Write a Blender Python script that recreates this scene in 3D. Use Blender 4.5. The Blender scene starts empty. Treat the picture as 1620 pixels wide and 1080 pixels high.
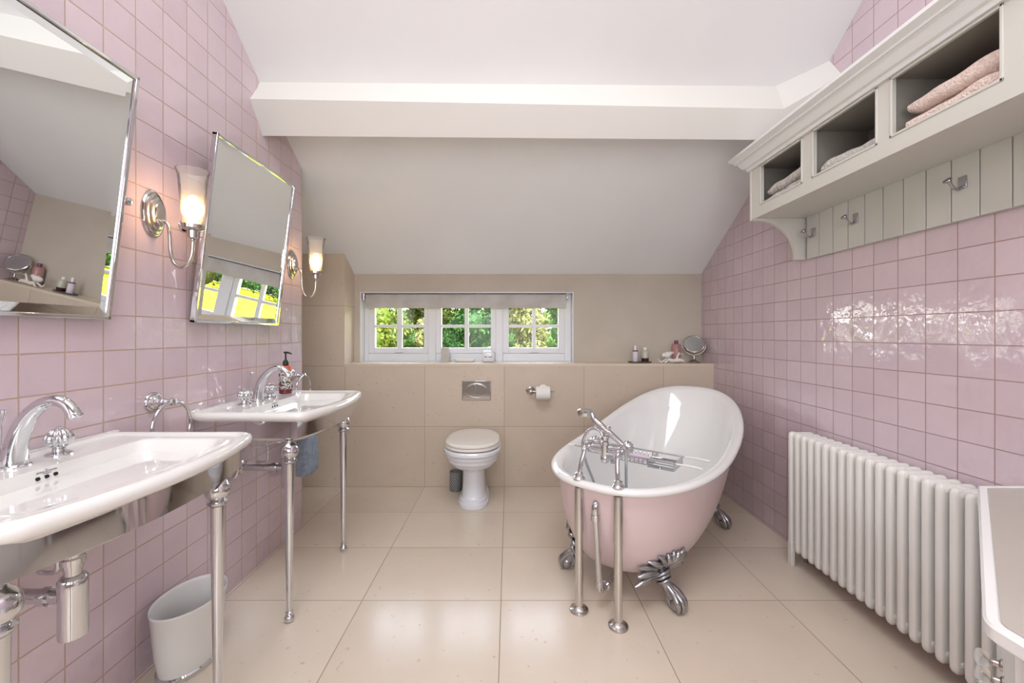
import bpy, bmesh, math, random
from mathutils import Vector, Matrix
random.seed(7)
C = bpy.context.scene
PI = math.pi
F = 658.0                                   # focal length in pixels of the 1620 wide frame
# ------------------------------------------------------------------ camera, sky, sun, big lights
cam = bpy.data.cameras.new('camera'); camo = bpy.data.objects.new('camera', cam)
C.collection.objects.link(camo); C.camera = camo
camo.location = (0, 0, 1.152); camo.rotation_euler = (PI/2, 0, 0)
cam.sensor_width = 36; cam.lens = F/1620*36
cam.shift_x = 5/1620; cam.shift_y = -12/1620
cam.clip_start = .02; cam.clip_end = 300
C.view_settings.view_transform = 'Standard'; C.view_settings.look = 'None'
C.view_settings.exposure = 0.12; C.view_settings.gamma = 1
W = bpy.data.worlds.new('sky'); C.world = W; W.use_nodes = True
wn = W.node_tree.nodes; wl = W.node_tree.links; wn.clear()
wo = wn.new('ShaderNodeOutputWorld'); wb = wn.new('ShaderNodeBackground'); ws = wn.new('ShaderNodeTexSky')
ws.sky_type = 'NISHITA'; ws.sun_disc = False; ws.sun_elevation = math.radians(50); ws.sun_rotation = math.radians(140)
ws.dust_density = 4.0; ws.air_density = 1.2
hs = wn.new('ShaderNodeHueSaturation'); hs.inputs['Saturation'].default_value = .45
wl.new(ws.outputs[0], hs.inputs['Color']); wl.new(hs.outputs[0], wb.inputs[0]); wl.new(wb.outputs[0], wo.inputs[0])
wb.inputs[1].default_value = 4.2
def light(name, kind, loc, energy, color=(1, 1, 1), size=None, direction=None, portal=False):
    l = bpy.data.lights.new(name, kind); o = bpy.data.objects.new(name, l); C.collection.objects.link(o)
    o.location = loc; l.energy = energy; l.color = color
    if kind == 'AREA':
        l.shape = 'RECTANGLE'; l.size, l.size_y = size
        if portal: l.cycles.is_portal = True
    elif size is not None and kind == 'POINT': l.shadow_soft_size = size
    if direction: o.rotation_euler = Vector(direction).to_track_quat('-Z', 'Y').to_euler()
    return o
sun = light('sun', 'SUN', (5, -5, 12), 5.0, (1, .96, .88), None, (-.55, .5, -.68)); sun.data.angle = math.radians(1)
light('window_daylight_portal', 'AREA', (-.337, 3.60, 1.2), 1, size=(1.7, .56), direction=(0, -1, 0), portal=True)
light('rear_fill_light', 'AREA', (.1, -1.48, 1.6), 39, (.97, .985, 1), (1.9, 1.5), (0, 1, 0))  # added fill light behind the camera, in front of a solid wall
light('overhead_fill_light', 'AREA', (-.1, .25, 3.42), 50, (.96, .98, 1), (1.7, 1.3), (0, .1, -1))  # added overhead fill light under an unbroken ceiling
# ------------------------------------------------------------------ materials
MATS = {}
def mat(name, col, rough=.5, metal=0, **k):
    m = bpy.data.materials.new(name); m.use_nodes = True; nt = m.node_tree
    b = nt.nodes['Principled BSDF']
    b.inputs['Base Color'].default_value = (*col, 1); b.inputs['Roughness'].default_value = rough
    b.inputs['Metallic'].default_value = metal
    for kk, v in k.items():
        if kk == 'trans': b.inputs['Transmission Weight'].default_value = v
        elif kk == 'ior': b.inputs['IOR'].default_value = v
        elif kk == 'coat': b.inputs['Coat Weight'].default_value = v
        elif kk == 'emit': b.inputs['Emission Color'].default_value = (*v[0], 1); b.inputs['Emission Strength'].default_value = v[1]
        elif kk == 'alpha': b.inputs['Alpha'].default_value = v
        elif kk == 'sub': b.inputs['Subsurface Weight'].default_value = v; b.inputs['Subsurface Scale'].default_value = .02
    MATS[name] = m
    if 'vary' in k:                          # soft colour variation: (other colour, noise scale)
        c2, sc = k['vary']
        N = nt.nodes; L = nt.links
        tc = N.new('ShaderNodeTexCoord'); nz = N.new('ShaderNodeTexNoise'); nz.inputs['Scale'].default_value = sc; nz.inputs['Detail'].default_value = 6
        cr = N.new('ShaderNodeMapRange'); cr.inputs[1].default_value = .35; cr.inputs[2].default_value = .65
        mx = N.new('ShaderNodeMix'); mx.data_type = 'RGBA'
        mx.inputs[6].default_value = (*col, 1); mx.inputs[7].default_value = (*c2, 1)
        L.new(tc.outputs['Object'], nz.inputs['Vector']); L.new(nz.outputs[0], cr.inputs[0]); L.new(cr.outputs[0], mx.inputs[0]); L.new(mx.outputs[2], b.inputs['Base Color'])
    if 'bump' in k:                          # (scale, strength, distance)
        N = nt.nodes; L = nt.links
        tc = N.new('ShaderNodeTexCoord'); nz = N.new('ShaderNodeTexNoise'); nz.inputs['Scale'].default_value = k['bump'][0]; nz.inputs['Detail'].default_value = 4
        bp = N.new('ShaderNodeBump'); bp.inputs['Strength'].default_value = k['bump'][1]; bp.inputs['Distance'].default_value = k['bump'][2]
        L.new(tc.outputs['Object'], nz.inputs['Vector']); L.new(nz.outputs[0], bp.inputs['Height']); L.new(bp.outputs[0], b.inputs['Normal'])
    return m
def tiles(name, au, av, w, h, ou, ov, grout, c1, c2, cg, rough, noise=(6, .3, .004), tilt=0, spots=None, groutdepth=.001, patch=None, coat=0):
    m = bpy.data.materials.new(name); m.use_nodes = True; nt = m.node_tree; N = nt.nodes; L = nt.links
    b = N['Principled BSDF']
    tc = N.new('ShaderNodeTexCoord'); sp = N.new('ShaderNodeSeparateXYZ'); L.new(tc.outputs['Object'], sp.inputs[0])
    def M(op, a, bb=None, c=None):
        n = N.new('ShaderNodeMath'); n.operation = op
        for i, v in enumerate((a, bb, c)):
            if v is None: continue
            if isinstance(v, (int, float)): n.inputs[i].default_value = v
            else: L.new(v, n.inputs[i])
        return n.outputs[0]
    def axis(a, o, s):
        q = M('DIVIDE', M('SUBTRACT', sp.outputs[a], o), s); f = M('FRACT', q)
        return M('FLOOR', q), f, M('MULTIPLY', M('MINIMUM', f, M('SUBTRACT', 1, f)), s)
    iu, fu, du = axis(au, ou, w); iv, fv, dv = axis(av, ov, h)
    d = M('MINIMUM', du, dv)
    mr = N.new('ShaderNodeMapRange'); mr.interpolation_type = 'SMOOTHSTEP'; L.new(d, mr.inputs[0]); mr.inputs[1].default_value = grout*.35; mr.inputs[2].default_value = grout*.75
    mask = mr.outputs[0]
    cb = N.new('ShaderNodeCombineXYZ'); L.new(iu, cb.inputs[0]); L.new(iv, cb.inputs[1])
    wnz = N.new('ShaderNodeTexWhiteNoise'); L.new(cb.outputs[0], wnz.inputs['Vector'])
    r1 = wnz.outputs['Value']; sc = N.new('ShaderNodeSeparateColor'); L.new(wnz.outputs['Color'], sc.inputs[0])
    nz = N.new('ShaderNodeTexNoise'); nz.inputs['Scale'].default_value = patch or 5; nz.inputs['Detail'].default_value = 8; nz.inputs['Roughness'].default_value = .62
    off = N.new('ShaderNodeVectorMath'); off.operation = 'MULTIPLY_ADD'; L.new(wnz.outputs['Color'], off.inputs[0]); off.inputs[1].default_value = (5, 5, 5); L.new(tc.outputs['Object'], off.inputs[2])
    L.new(off.outputs[0], nz.inputs['Vector'])
    mixf = M('ADD', M('MULTIPLY', r1, .5), M('MULTIPLY', M('SUBTRACT', nz.outputs[0], .25), .9))
    m1 = N.new('ShaderNodeMix'); m1.data_type = 'RGBA'; m1.inputs[6].default_value = (*c1, 1); m1.inputs[7].default_value = (*c2, 1); L.new(mixf, m1.inputs[0])
    colo = m1.outputs[2]
    if spots:
        v = N.new('ShaderNodeTexNoise'); v.inputs['Scale'].default_value = spots[0]; v.inputs['Detail'].default_value = 3
        L.new(off.outputs[0], v.inputs['Vector'])
        mm = N.new('ShaderNodeMapRange'); L.new(v.outputs[0], mm.inputs[0]); mm.inputs[1].default_value = spots[1]; mm.inputs[2].default_value = spots[1]+.06
        m3 = N.new('ShaderNodeMix'); m3.data_type = 'RGBA'; m3.blend_type = 'MULTIPLY'; L.new(M('MULTIPLY', mm.outputs[0], spots[2]), m3.inputs[0]); L.new(colo, m3.inputs[6]); m3.inputs[7].default_value = (.55, .45, .36, 1)
        colo = m3.outputs[2]
    m2 = N.new('ShaderNodeMix'); m2.data_type = 'RGBA'; L.new(mask, m2.inputs[0]); m2.inputs[6].default_value = (*cg, 1); L.new(colo, m2.inputs[7])
    L.new(m2.outputs[2], b.inputs['Base Color'])
    rr = N.new('ShaderNodeMapRange'); L.new(mask, rr.inputs[0]); rr.inputs[3].default_value = .8; rr.inputs[4].default_value = rough; L.new(rr.outputs[0], b.inputs['Roughness'])
    n2 = N.new('ShaderNodeTexNoise'); n2.inputs['Scale'].default_value = noise[0]; n2.inputs['Detail'].default_value = 2.5; L.new(off.outputs[0], n2.inputs['Vector'])
    hgt = M('MULTIPLY', n2.outputs[0], noise[2])
    if tilt:
        t1 = M('MULTIPLY', M('MULTIPLY', M('SUBTRACT', sc.outputs[0], .5), fu), tilt)
        t2 = M('MULTIPLY', M('MULTIPLY', M('SUBTRACT', sc.outputs[1], .5), fv), tilt)
        hgt = M('ADD', hgt, M('ADD', t1, t2))
    hgt = M('ADD', hgt, M('MULTIPLY', mask, groutdepth))
    bp = N.new('ShaderNodeBump'); bp.inputs['Strength'].default_value = noise[1]; bp.inputs['Distance'].default_value = 1; L.new(hgt, bp.inputs['Height'])
    L.new(bp.outputs[0], b.inputs['Normal'])
    if coat:
        b.inputs['Coat Weight'].default_value = coat; b.inputs['Coat Roughness'].default_value = .03; L.new(bp.outputs[0], b.inputs['Coat Normal'])
    MATS[name] = m
    return m
PK1 = (.58, .46, .51); PK2 = (.68, .555, .60)
tiles('pink_tiles_left', 1, 2, .1104, .1106, 1.388, 1.0997, .0035, PK1, PK2, (.50, .36, .27), .06, (17, 1, .0030), .0022, patch=7, coat=.6)
tiles('pink_tiles_right', 1, 2, .1096, .1094, 1.3211, 1.115, .0030, PK1, PK2, (.40, .26, .24), .06, (17, 1, .0030), .0022, patch=7, coat=.6)
ST1 = (.56, .465, .37); ST2 = (.67, .575, .475)
tiles('stone_wall_tiles', 0, 2, .6, .455, -.034, .0, .003, ST1, ST2, (.40, .29, .21), .38, (30, .4, .0004), 0, (38, .66, .35), .0006, patch=4)
tiles('stone_floor_tiles', 0, 1, .6, .4445, -.034, 1.799, .003, (.68, .58, .475), (.79, .70, .595), (.33, .25, .18), .2, (20, .4, .0006), .0004, (34, .68, .4), .0006, patch=3)
mat('white_ceiling', (.86, .865, .86), .85, vary=((.82, .825, .825), 1.3))
mat('rear_paint', (.42, .38, .33), .8)
mat('beam_paint', (.76, .75, .71), .7)
mat('beige_plaster', (.60, .54, .46), .8, vary=((.54, .485, .41), 2.5))
mat('cream_stone', (.70, .60, .48), .22)
mat('white_gloss', (.85, .85, .84), .25)
mat('window_white', (.80, .81, .85), .3)
mat('ceramic', (.81, .80, .78), .06, coat=.4)
mat('toilet_ceramic', (.80, .82, .88), .09, coat=.3)
mat('seat_white', (.84, .81, .77), .2)
mat('chrome', (.66, .67, .69), .06, 1)
mat('brushed_chrome', (.62, .60, .58), .22, 1)
mat('pewter', (.42, .42, .44), .24, 1)
mat('nickel', (.56, .53, .50), .18, 1)
mat('mirror_glass', (.90, .93, .93), .0, 1)
mat('mirror_bevel', (.88, .92, .93), .01, 1)
mat('bath_pink', (.72, .575, .58), .28)
mat('cubby_shade', (.27, .255, .225), .6)  # shelf grey darkened: the shade inside the cubbies is put into the colour
mat('bath_enamel', (.86, .86, .85), .05, coat=.5)
mat('grey_paint', (.62, .61, .565), .42)
mat('panel_paint', (.55, .555, .52), .5, vary=((.61, .61, .575), 3))
mat('cornice_paint', (.80, .81, .81), .4)
mat('radiator_white', (.80, .785, .75), .3)
mat('bin_enamel', (.74, .74, .72), .25)
mat('black_plastic', (.012, .012, .012), .3)
mat('dark_hole', (.005, .005, .005), .6)
mat('gap_shadow', (.05, .05, .055), .7)
mat('pink_towel', (.84, .64, .57), .95, vary=((.92, .77, .71), 70), bump=(150, 1, .010))
mat('grey_towel', (.54, .51, .48), .95, vary=((.74, .70, .66), 60), bump=(150, 1, .010))
mat('blue_towel', (.27, .34, .44), .95, vary=((.38, .46, .56), 40), bump=(170, .9, .005))
mat('blind_fabric', (.50, .47, .43), .9, vary=((.60, .585, .57), 7))
mat('crystal', (.97, .99, 1), .02, trans=1, ior=1.5)
mat('candle_glow', (1, .75, .45), .5, emit=((1, .60, .26), 5.0))
mat('bulb_glow', (1, .9, .7), .5, emit=((1, .62, .30), 75))
mat('amber_bottle', (.10, .02, .015), .08)
mat('orange_cap', (.75, .10, .02), .3)
mat('maroon_soap', (.14, .015, .02), .12)
mat('purple_cap', (.16, .05, .15), .3)
mat('mauve_bottle', (.42, .20, .20), .15, vary=((.50, .28, .24), 9))
mat('lilac_label', (.74, .66, .76), .5)
mat('clear_bottle', (.50, .50, .40), .08)
mat('dark_liquid', (.05, .01, .015), .1)
mat('slate', (.12, .12, .11), .5)
mat('paper', (.86, .85, .83), .9)
mat('silver_disc', (.62, .65, .67), .12, 1)
mat('porcelain_matt', (.84, .81, .77), .35)
mat('lilac_soap', (.76, .62, .76), .35)
mat('top_stone', (.46, .42, .37), .25, vary=((.50, .46, .41), 2))
mat('label_ink', (.10, .11, .16), .5)
mat('hose_metal', (.60, .62, .66), .2, 1, bump=(400, .5, .001))
mat('white_rubber', (.82, .82, .80), .5)
mat('bark', (.10, .07, .05), .9)
def clear_glass(name, clear, rough, tint=(1, 1, 1), body=(.9, .88, .85), ior=1.45, bump=None):
    m = bpy.data.materials.new(name); m.use_nodes = True; N = m.node_tree.nodes; L = m.node_tree.links; N.clear()
    out = N.new('ShaderNodeOutputMaterial'); tr = N.new('ShaderNodeBsdfTransparent'); tr.inputs[0].default_value = (*tint, 1)
    gl = N.new('ShaderNodeBsdfGlossy'); gl.inputs['Roughness'].default_value = rough
    tl = N.new('ShaderNodeBsdfTranslucent'); tl.inputs[0].default_value = (*body, 1); df = N.new('ShaderNodeBsdfDiffuse'); df.inputs[0].default_value = (*body, 1)
    m0 = N.new('ShaderNodeMixShader'); m0.inputs[0].default_value = .5; L.new(tl.outputs[0], m0.inputs[1]); L.new(df.outputs[0], m0.inputs[2])
    m1 = N.new('ShaderNodeMixShader'); m1.inputs[0].default_value = clear; L.new(m0.outputs[0], m1.inputs[1]); L.new(tr.outputs[0], m1.inputs[2])
    fr = N.new('ShaderNodeFresnel'); fr.inputs[0].default_value = ior
    if bump:
        tc = N.new('ShaderNodeTexCoord'); nz = N.new('ShaderNodeTexNoise'); nz.inputs['Scale'].default_value = bump[0]; bp = N.new('ShaderNodeBump'); bp.inputs['Distance'].default_value = bump[1]
        L.new(tc.outputs['Object'], nz.inputs[0]); L.new(nz.outputs[0], bp.inputs['Height']); L.new(bp.outputs[0], fr.inputs['Normal']); L.new(bp.outputs[0], gl.inputs['Normal'])
    m2 = N.new('ShaderNodeMixShader'); L.new(fr.outputs[0], m2.inputs[0]); L.new(m1.outputs[0], m2.inputs[1]); L.new(gl.outputs[0], m2.inputs[2]); L.new(m2.outputs[0], out.inputs[0])
    MATS[name] = m
clear_glass('window_glass', 1, .0, ior=1.25)
clear_glass('shade_glass', .86, .15, (1, .995, .98), (.97, .95, .92), 1.14, (90, .002))
def leafmat(name, c1, c2, c3):
    m = mat(name, c1, .55); nt = m.node_tree; N = nt.nodes; L = nt.links; b = N['Principled BSDF']
    g = N.new('ShaderNodeNewGeometry'); r = N.new('ShaderNodeValToRGB'); e = r.color_ramp.elements
    e[0].color = (*c1, 1); e[1].color = (*c3, 1); x = e.new(.5); x.color = (*c2, 1)
    L.new(g.outputs['Random Per Island'], r.inputs[0]); L.new(r.outputs[0], b.inputs['Base Color'])
leafmat('leaf_lime', (0.0127, 0.0236, 0.0022), (0.0290, 0.0436, 0.0036), (0.0581, 0.0653, 0.0091))
leafmat('leaf_dark', (0.0034, 0.0147, 0.0042), (0.0092, 0.0315, 0.0076), (0.0252, 0.0588, 0.0126))
leafmat('leaf_pale', (0.0183, 0.0259, 0.0046), (0.0458, 0.0488, 0.0107), (0.0793, 0.0762, 0.0305))
leafmat('leaf_green', (0.0061, 0.0235, 0.0040), (0.0168, 0.0504, 0.0067), (0.0437, 0.0840, 0.0134))
mat('lawn', (.135, .150, .008), .9, vary=((.175, .180, .012), 1.2))
for nm_ in ('lawn', 'leaf_lime', 'leaf_dark', 'leaf_pale', 'leaf_green'): MATS[nm_].node_tree.nodes['Principled BSDF'].inputs['Specular IOR Level'].default_value = 0 if nm_ == 'lawn' else .08
lattice = mat('lattice_grey', (.20, .20, .20), .5)
def add_lattice(m):
    nt = m.node_tree; N = nt.nodes; L = nt.links; b = N['Principled BSDF']
    tc = N.new('ShaderNodeTexCoord'); sp = N.new('ShaderNodeSeparateXYZ'); L.new(tc.outputs['Object'], sp.inputs[0])
    def M(op, a, bb=None):
        n = N.new('ShaderNodeMath'); n.operation = op
        for i, v in enumerate((a, bb)):
            if v is None: continue
            if isinstance(v, (int, float)): n.inputs[i].default_value = v
            else: L.new(v, n.inputs[i])
        return n.outputs[0]
    ang = M('MULTIPLY', M('ARCTAN2', sp.outputs[0], sp.outputs[1]), 14/(2*PI)*1.0); z = M('MULTIPLY', sp.outputs[2], 48)
    a = M('ABSOLUTE', M('SUBTRACT', M('FRACT', M('ADD', ang, z)), .5)); c = M('ABSOLUTE', M('SUBTRACT', M('FRACT', M('SUBTRACT', ang, z)), .5))
    mr = N.new('ShaderNodeMapRange'); L.new(M('MINIMUM', a, c), mr.inputs[0]); mr.inputs[1].default_value = .08; mr.inputs[2].default_value = .14
    mx = N.new('ShaderNodeMix'); mx.data_type = 'RGBA'; L.new(mr.outputs[0], mx.inputs[0]); mx.inputs[6].default_value = (.42, .42, .41, 1); mx.inputs[7].default_value = (.11, .115, .12, 1)
    L.new(mx.outputs[2], b.inputs['Base Color'])
add_lattice(lattice)
def add_botanic(name):
    m = mat(name, (.6, .6, .58), .25); nt = m.node_tree; N = nt.nodes; L = nt.links; b = N['Principled BSDF']
    tc = N.new('ShaderNodeTexCoord'); v = N.new('ShaderNodeTexNoise'); v.inputs['Scale'].default_value = 38; v.inputs['Detail'].default_value = 1.5; v.inputs['Distortion'].default_value = 1.4
    L.new(tc.outputs['Object'], v.inputs['Vector']); r = N.new('ShaderNodeValToRGB'); e = r.color_ramp.elements
    e[0].position = .40; e[0].color = (.03, .04, .05, 1); e[1].position = .62; e[1].color = (.18, .05, .06, 1)
    for p, c in ((.46, (.62, .60, .56)), (.52, (.70, .68, .64)), (.56, (.12, .14, .12))):
        x = e.new(p); x.color = (*c, 1)
    L.new(v.outputs[0], r.inputs[0]); L.new(r.outputs[0], b.inputs['Base Color'])
add_botanic('botanic_label')
# ------------------------------------------------------------------ mesh builder
def frame(d):
    d = Vector(d).normalized(); u = Vector((0, 0, 1)) if abs(d.z) < .9 else Vector((1, 0, 0))
    a = d.cross(u).normalized(); return a, d.cross(a).normalized(), d
class MB:
    def __init__(s): s.v = []; s.f = []
    def addv(s, pts):
        n = len(s.v); s.v += [Vector(p) for p in pts]; return n
    def box(s, x0, x1, y0, y1, z0, z1, M=None):
        p = [(x, y, z) for x in (x0, x1) for y in (y0, y1) for z in (z0, z1)]
        if M: p = [M @ Vector(q) for q in p]
        n = s.addv(p)
        for q in ((0, 1, 3, 2), (4, 6, 7, 5), (0, 4, 5, 1), (2, 3, 7, 6), (0, 2, 6, 4), (1, 5, 7, 3)): s.f.append(tuple(n+i for i in q))
        return s
    def rings(s, rs, c0=True, c1=True, closed=False):
        n = len(rs[0]); st = [s.addv(r) for r in rs]; pr = list(zip(st, st[1:]))
        if closed: pr.append((st[-1], st[0]))
        for a, b in pr:
            for i in range(n): j = (i+1) % n; s.f.append((a+i, a+j, b+j, b+i))
        if not closed:
            if c0: s.f.append(tuple(st[0]+i for i in reversed(range(n))))
            if c1: s.f.append(tuple(st[-1]+i for i in range(n)))
        return s
    def lathe(s, prof, o, d=(0, 0, 1), seg=32, rib=(0, 0), sx=1, sy=1):     # prof: (radius, distance along d)
        a, b, d = frame(d); o = Vector(o); rs = []
        for r, h in prof:
            rs.append([o+d*h+(a*math.cos(t)*sx+b*math.sin(t)*sy)*(r*(1+rib[0]*math.cos(rib[1]*t)) if rib[1] else r) for t in [2*PI*i/seg for i in range(seg)]])
        return s.rings(rs)
    def tube(s, pts, r, seg=12, closed=False, flat=1.0, upv=None):
        P = [Vector(p) for p in pts]; n = len(P)
        R = r if isinstance(r, (list, tuple)) else [r]*n
        rs = []; prev = None
        for i in range(n):
            if closed: t = (P[(i+1) % n]-P[i-1])
            else: t = P[min(i+1, n-1)]-P[max(i-1, 0)]
            t.normalize()
            if prev is None:
                a = frame(t)[0] if upv is None else (Vector(upv)-t*t.dot(Vector(upv))).normalized()
            else:
                a = prev-t*prev.dot(t); a.normalize()
            prev = a; b = t.cross(a)
            rs.append([P[i]+a*math.cos(q)*R[i]+b*math.sin(q)*R[i]*flat for q in [2*PI*k/seg for k in range(seg)]])
        return s.rings(rs, closed=closed)
    def sphere(s, c, r, sz=1, seg=24, n=14, sx=1, sy=1):
        return s.lathe([(max(r*math.sin(PI*i/n), 1e-5), -r*sz*math.cos(PI*i/n)) for i in range(n+1)], c, seg=seg, sx=sx, sy=sy)
    def prism(s, poly, vec):                 # poly: 3D points, vec: extrusion
        v = Vector(vec); a = s.addv(poly); b = s.addv([Vector(p)+v for p in poly]); n = len(poly)
        s.f.append(tuple(a+i for i in range(n))); s.f.append(tuple(b+i for i in reversed(range(n))))
        for i in range(n): j = (i+1) % n; s.f.append((a+i, b+i, b+j, a+j))
        return s
    def build(s, name, m, parent=None, bevel=0, bseg=2, angle=40, loc=None, sub=0):
        o0 = Vector(loc) if loc is not None else (Vector(parent['_o']) if parent is not None and '_o' in parent else Vector((0, 0, 0)))
        me = bpy.data.meshes.new(name); me.from_pydata([tuple(v-o0) for v in s.v], [], s.f)
        bm = bmesh.new(); bm.from_mesh(me); bmesh.ops.recalc_face_normals(bm, faces=bm.faces)
        bm.to_mesh(me); bm.free()
        me.materials.append(MATS[m]); me.polygons.foreach_set('use_smooth', [True]*len(me.polygons))
        me.set_sharp_from_angle(angle=math.radians(angle)); me.update()
        o = bpy.data.objects.new(name, me); C.collection.objects.link(o)
        if bevel:
            q = o.modifiers.new('bevel', 'BEVEL'); q.width = bevel; q.segments = bseg; q.limit_method = 'ANGLE'; q.angle_limit = math.radians(50); q.harden_normals = False
        if sub:
            q = o.modifiers.new('sub', 'SUBSURF'); q.levels = sub; q.render_levels = sub
        if parent is not None:
            o.parent = parent; o['_o'] = list(o0)
        else: o.location = o0; o['_o'] = list(o0)
        return o
def spline(pts, n=8, closed=False):
    P = [Vector(p) for p in pts]; out = []; m = len(P)
    rng = range(m) if closed else range(m-1)
    for i in rng:
        if closed: p0, p1, p2, p3 = P[i-1], P[i], P[(i+1) % m], P[(i+2) % m]
        else: p0, p1, p2, p3 = P[max(i-1, 0)], P[i], P[i+1], P[min(i+2, m-1)]
        for k in range(n):
            t = k/n
            out.append(.5*((2*p1)+(-p0+p2)*t+(2*p0-5*p1+4*p2-p3)*t*t+(-p0+3*p1-3*p2+p3)*t**3))
    if not closed: out.append(P[-1])
    return out
def lerp_list(R, n):
    out = []
    for a, b in zip(R, R[1:]): out += [a+(b-a)*k/n for k in range(n)]
    return out+[R[-1]]
def tag(o, label, cat, group=None, kind=None):
    o['label'] = label; o['category'] = cat
    if group: o['group'] = group
    if kind: o['kind'] = kind
    return o
def thing(name, label, cat, loc, group=None):
    o = bpy.data.objects.new(name, None); C.collection.objects.link(o); o.location = loc; o['_o'] = list(loc)
    o.empty_display_size = .05
    return tag(o, label, cat, group)
def struct(name, mb, m, **k):
    o = mb.build(name, m, **k); o['kind'] = 'structure'; return o
def copy_tree(o, parent=None):
    c = o.copy(); C.collection.objects.link(c)
    if parent is not None: c.parent = parent
    for ch in list(o.children): copy_tree(ch, c)
    return c
def dup(root, d, label):
    c = copy_tree(root); c.location = root.location+Vector(d); c['label'] = label; return c
# ------------------------------------------------------------------ the room
XL, XR, D, D2, YB = -1.245, 1.543, 3.133, 3.333, -1.6
def zc(y): return 3.688-.6167*y              # lower ceiling slope
ZT = 3.5
struct('floor', MB().box(-2.0, XR+.1, YB-.1, D+.02, -.1, 0), 'stone_floor_tiles')
struct('wall_left', MB().prism([(XL, YB, -.02), (XL, 2.502, -.02), (XL, 2.502, 2.4), (XL, 2.0, 2.8), (XL, .6, 3.56), (XL, YB, 3.56)], (-.12, 0, 0)), 'pink_tiles_left')
struct('wall_right', MB().prism([(XR, YB, -.02), (XR, 3.6, -.02), (XR, 3.6, 1.7), (XR, 2.0, 2.8), (XR, .6, 3.6), (XR, YB, 3.6)], (.12, 0, 0)), 'pink_tiles_right')
struct('wall_alcove', MB().box(-2.0, -1.9, 2.2, 3.7, -.02, 2.6).box(-1.9, -1.365, 2.3, 2.4, -.02, 2.6), 'white_ceiling')  # second box added unseen behind the left wall to stop daylight leaking in
struct('wall_column', MB().box(-1.9, -1.238, D, 3.62, -.02, 1.9), 'stone_wall_tiles')
struct('wall_boxing', MB().box(-1.238, XR, D, D2, -.02, .908), 'stone_wall_tiles')
struct('trim_ledge', MB().box(-1.238, XR, D-.0015, D2+.005, .9085, .928), 'cream_stone')
w = MB()
w.box(-1.238, -1.190, D2, 3.62, .90, 1.70); w.box(.517, XR, D2, 3.62, .90, 1.70); w.box(-1.19, .517, D2, 3.62, 1.486, 1.70); w.box(-1.238, XR, D2, 3.62, 0, .90)
struct('wall_front', w, 'beige_plaster')
struct('wall_rear', MB().box(-2, XR+.1, YB-.1, YB, 0, 3.6), 'rear_paint')
rw = MB()
for a in ((-.92, -.85, .95, 2.55), (1.05, 1.12, .95, 2.55), (.065, .135, .95, 2.55)): rw.box(a[0], a[1], YB, YB+.06, a[2], a[3])
rw.box(-.92, 1.12, YB, YB+.06, .88, .95); rw.box(-.92, 1.12, YB, YB+.06, 2.55, 2.62)
struct('fill_light_frame', rw, 'window_white')  # unseen frame added around the rear fill light, no opening behind it
c = MB()
c.prism([(-2.0, 3.50, zc(3.50)), (-2.0, 2.085, zc(2.085)), (-2.0, 2.085, zc(2.085)+.3), (-2.0, 3.50, zc(3.50)+.3)], (3.65, 0, 0))
c.prism([(-2.0, 2.10, 2.41-.027*.75), (-2.0, .62, 3.50), (-2.0, .62, 3.8), (-2.0, 2.10, 2.7)], (3.65, 0, 0))
c.box(-2.0, 1.65, YB-.1, .66, ZT, ZT+.2)
struct('ceiling', c, 'white_ceiling')
# roof beam (purlin), flaring towards the right wall
def ring(x, a, b, d_, e): return [(x, a[0], a[1]), (x, b[0], b[1]), (x, d_[0], d_[1]), (x, e[0], e[1]), (x, 2.45, 2.62)]
bm_ = MB().rings([ring(-1.9, (2.073, 2.412), (1.992, 2.290), (2.10, 2.157), (2.31, 2.262)),
                  ring(1.343, (2.092, 2.400), (2.03, 2.250), (2.12, 2.140), (2.33, 2.250)),
                  ring(XR, (2.01, 2.478), (1.925, 2.350), (2.05, 2.16), (2.33, 2.250))])
struct('trim_beam', bm_, 'beam_paint', angle=15)
# reveal lining of the window: white trim
t = MB(); t.box(-1.191, -1.184, D2-.004, 3.60, .9285, 1.480); t.box(.511, .518, D2-.004, 3.60, .9285, 1.480); t.box(-1.191, .518, D2-.004, 3.60, 1.480, 1.487)
struct('trim_reveal', t, 'window_white')
struct('window_sill', MB().box(-1.184, .511, D2-.01, 3.60, .910, .9295), 'white_gloss')
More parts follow.
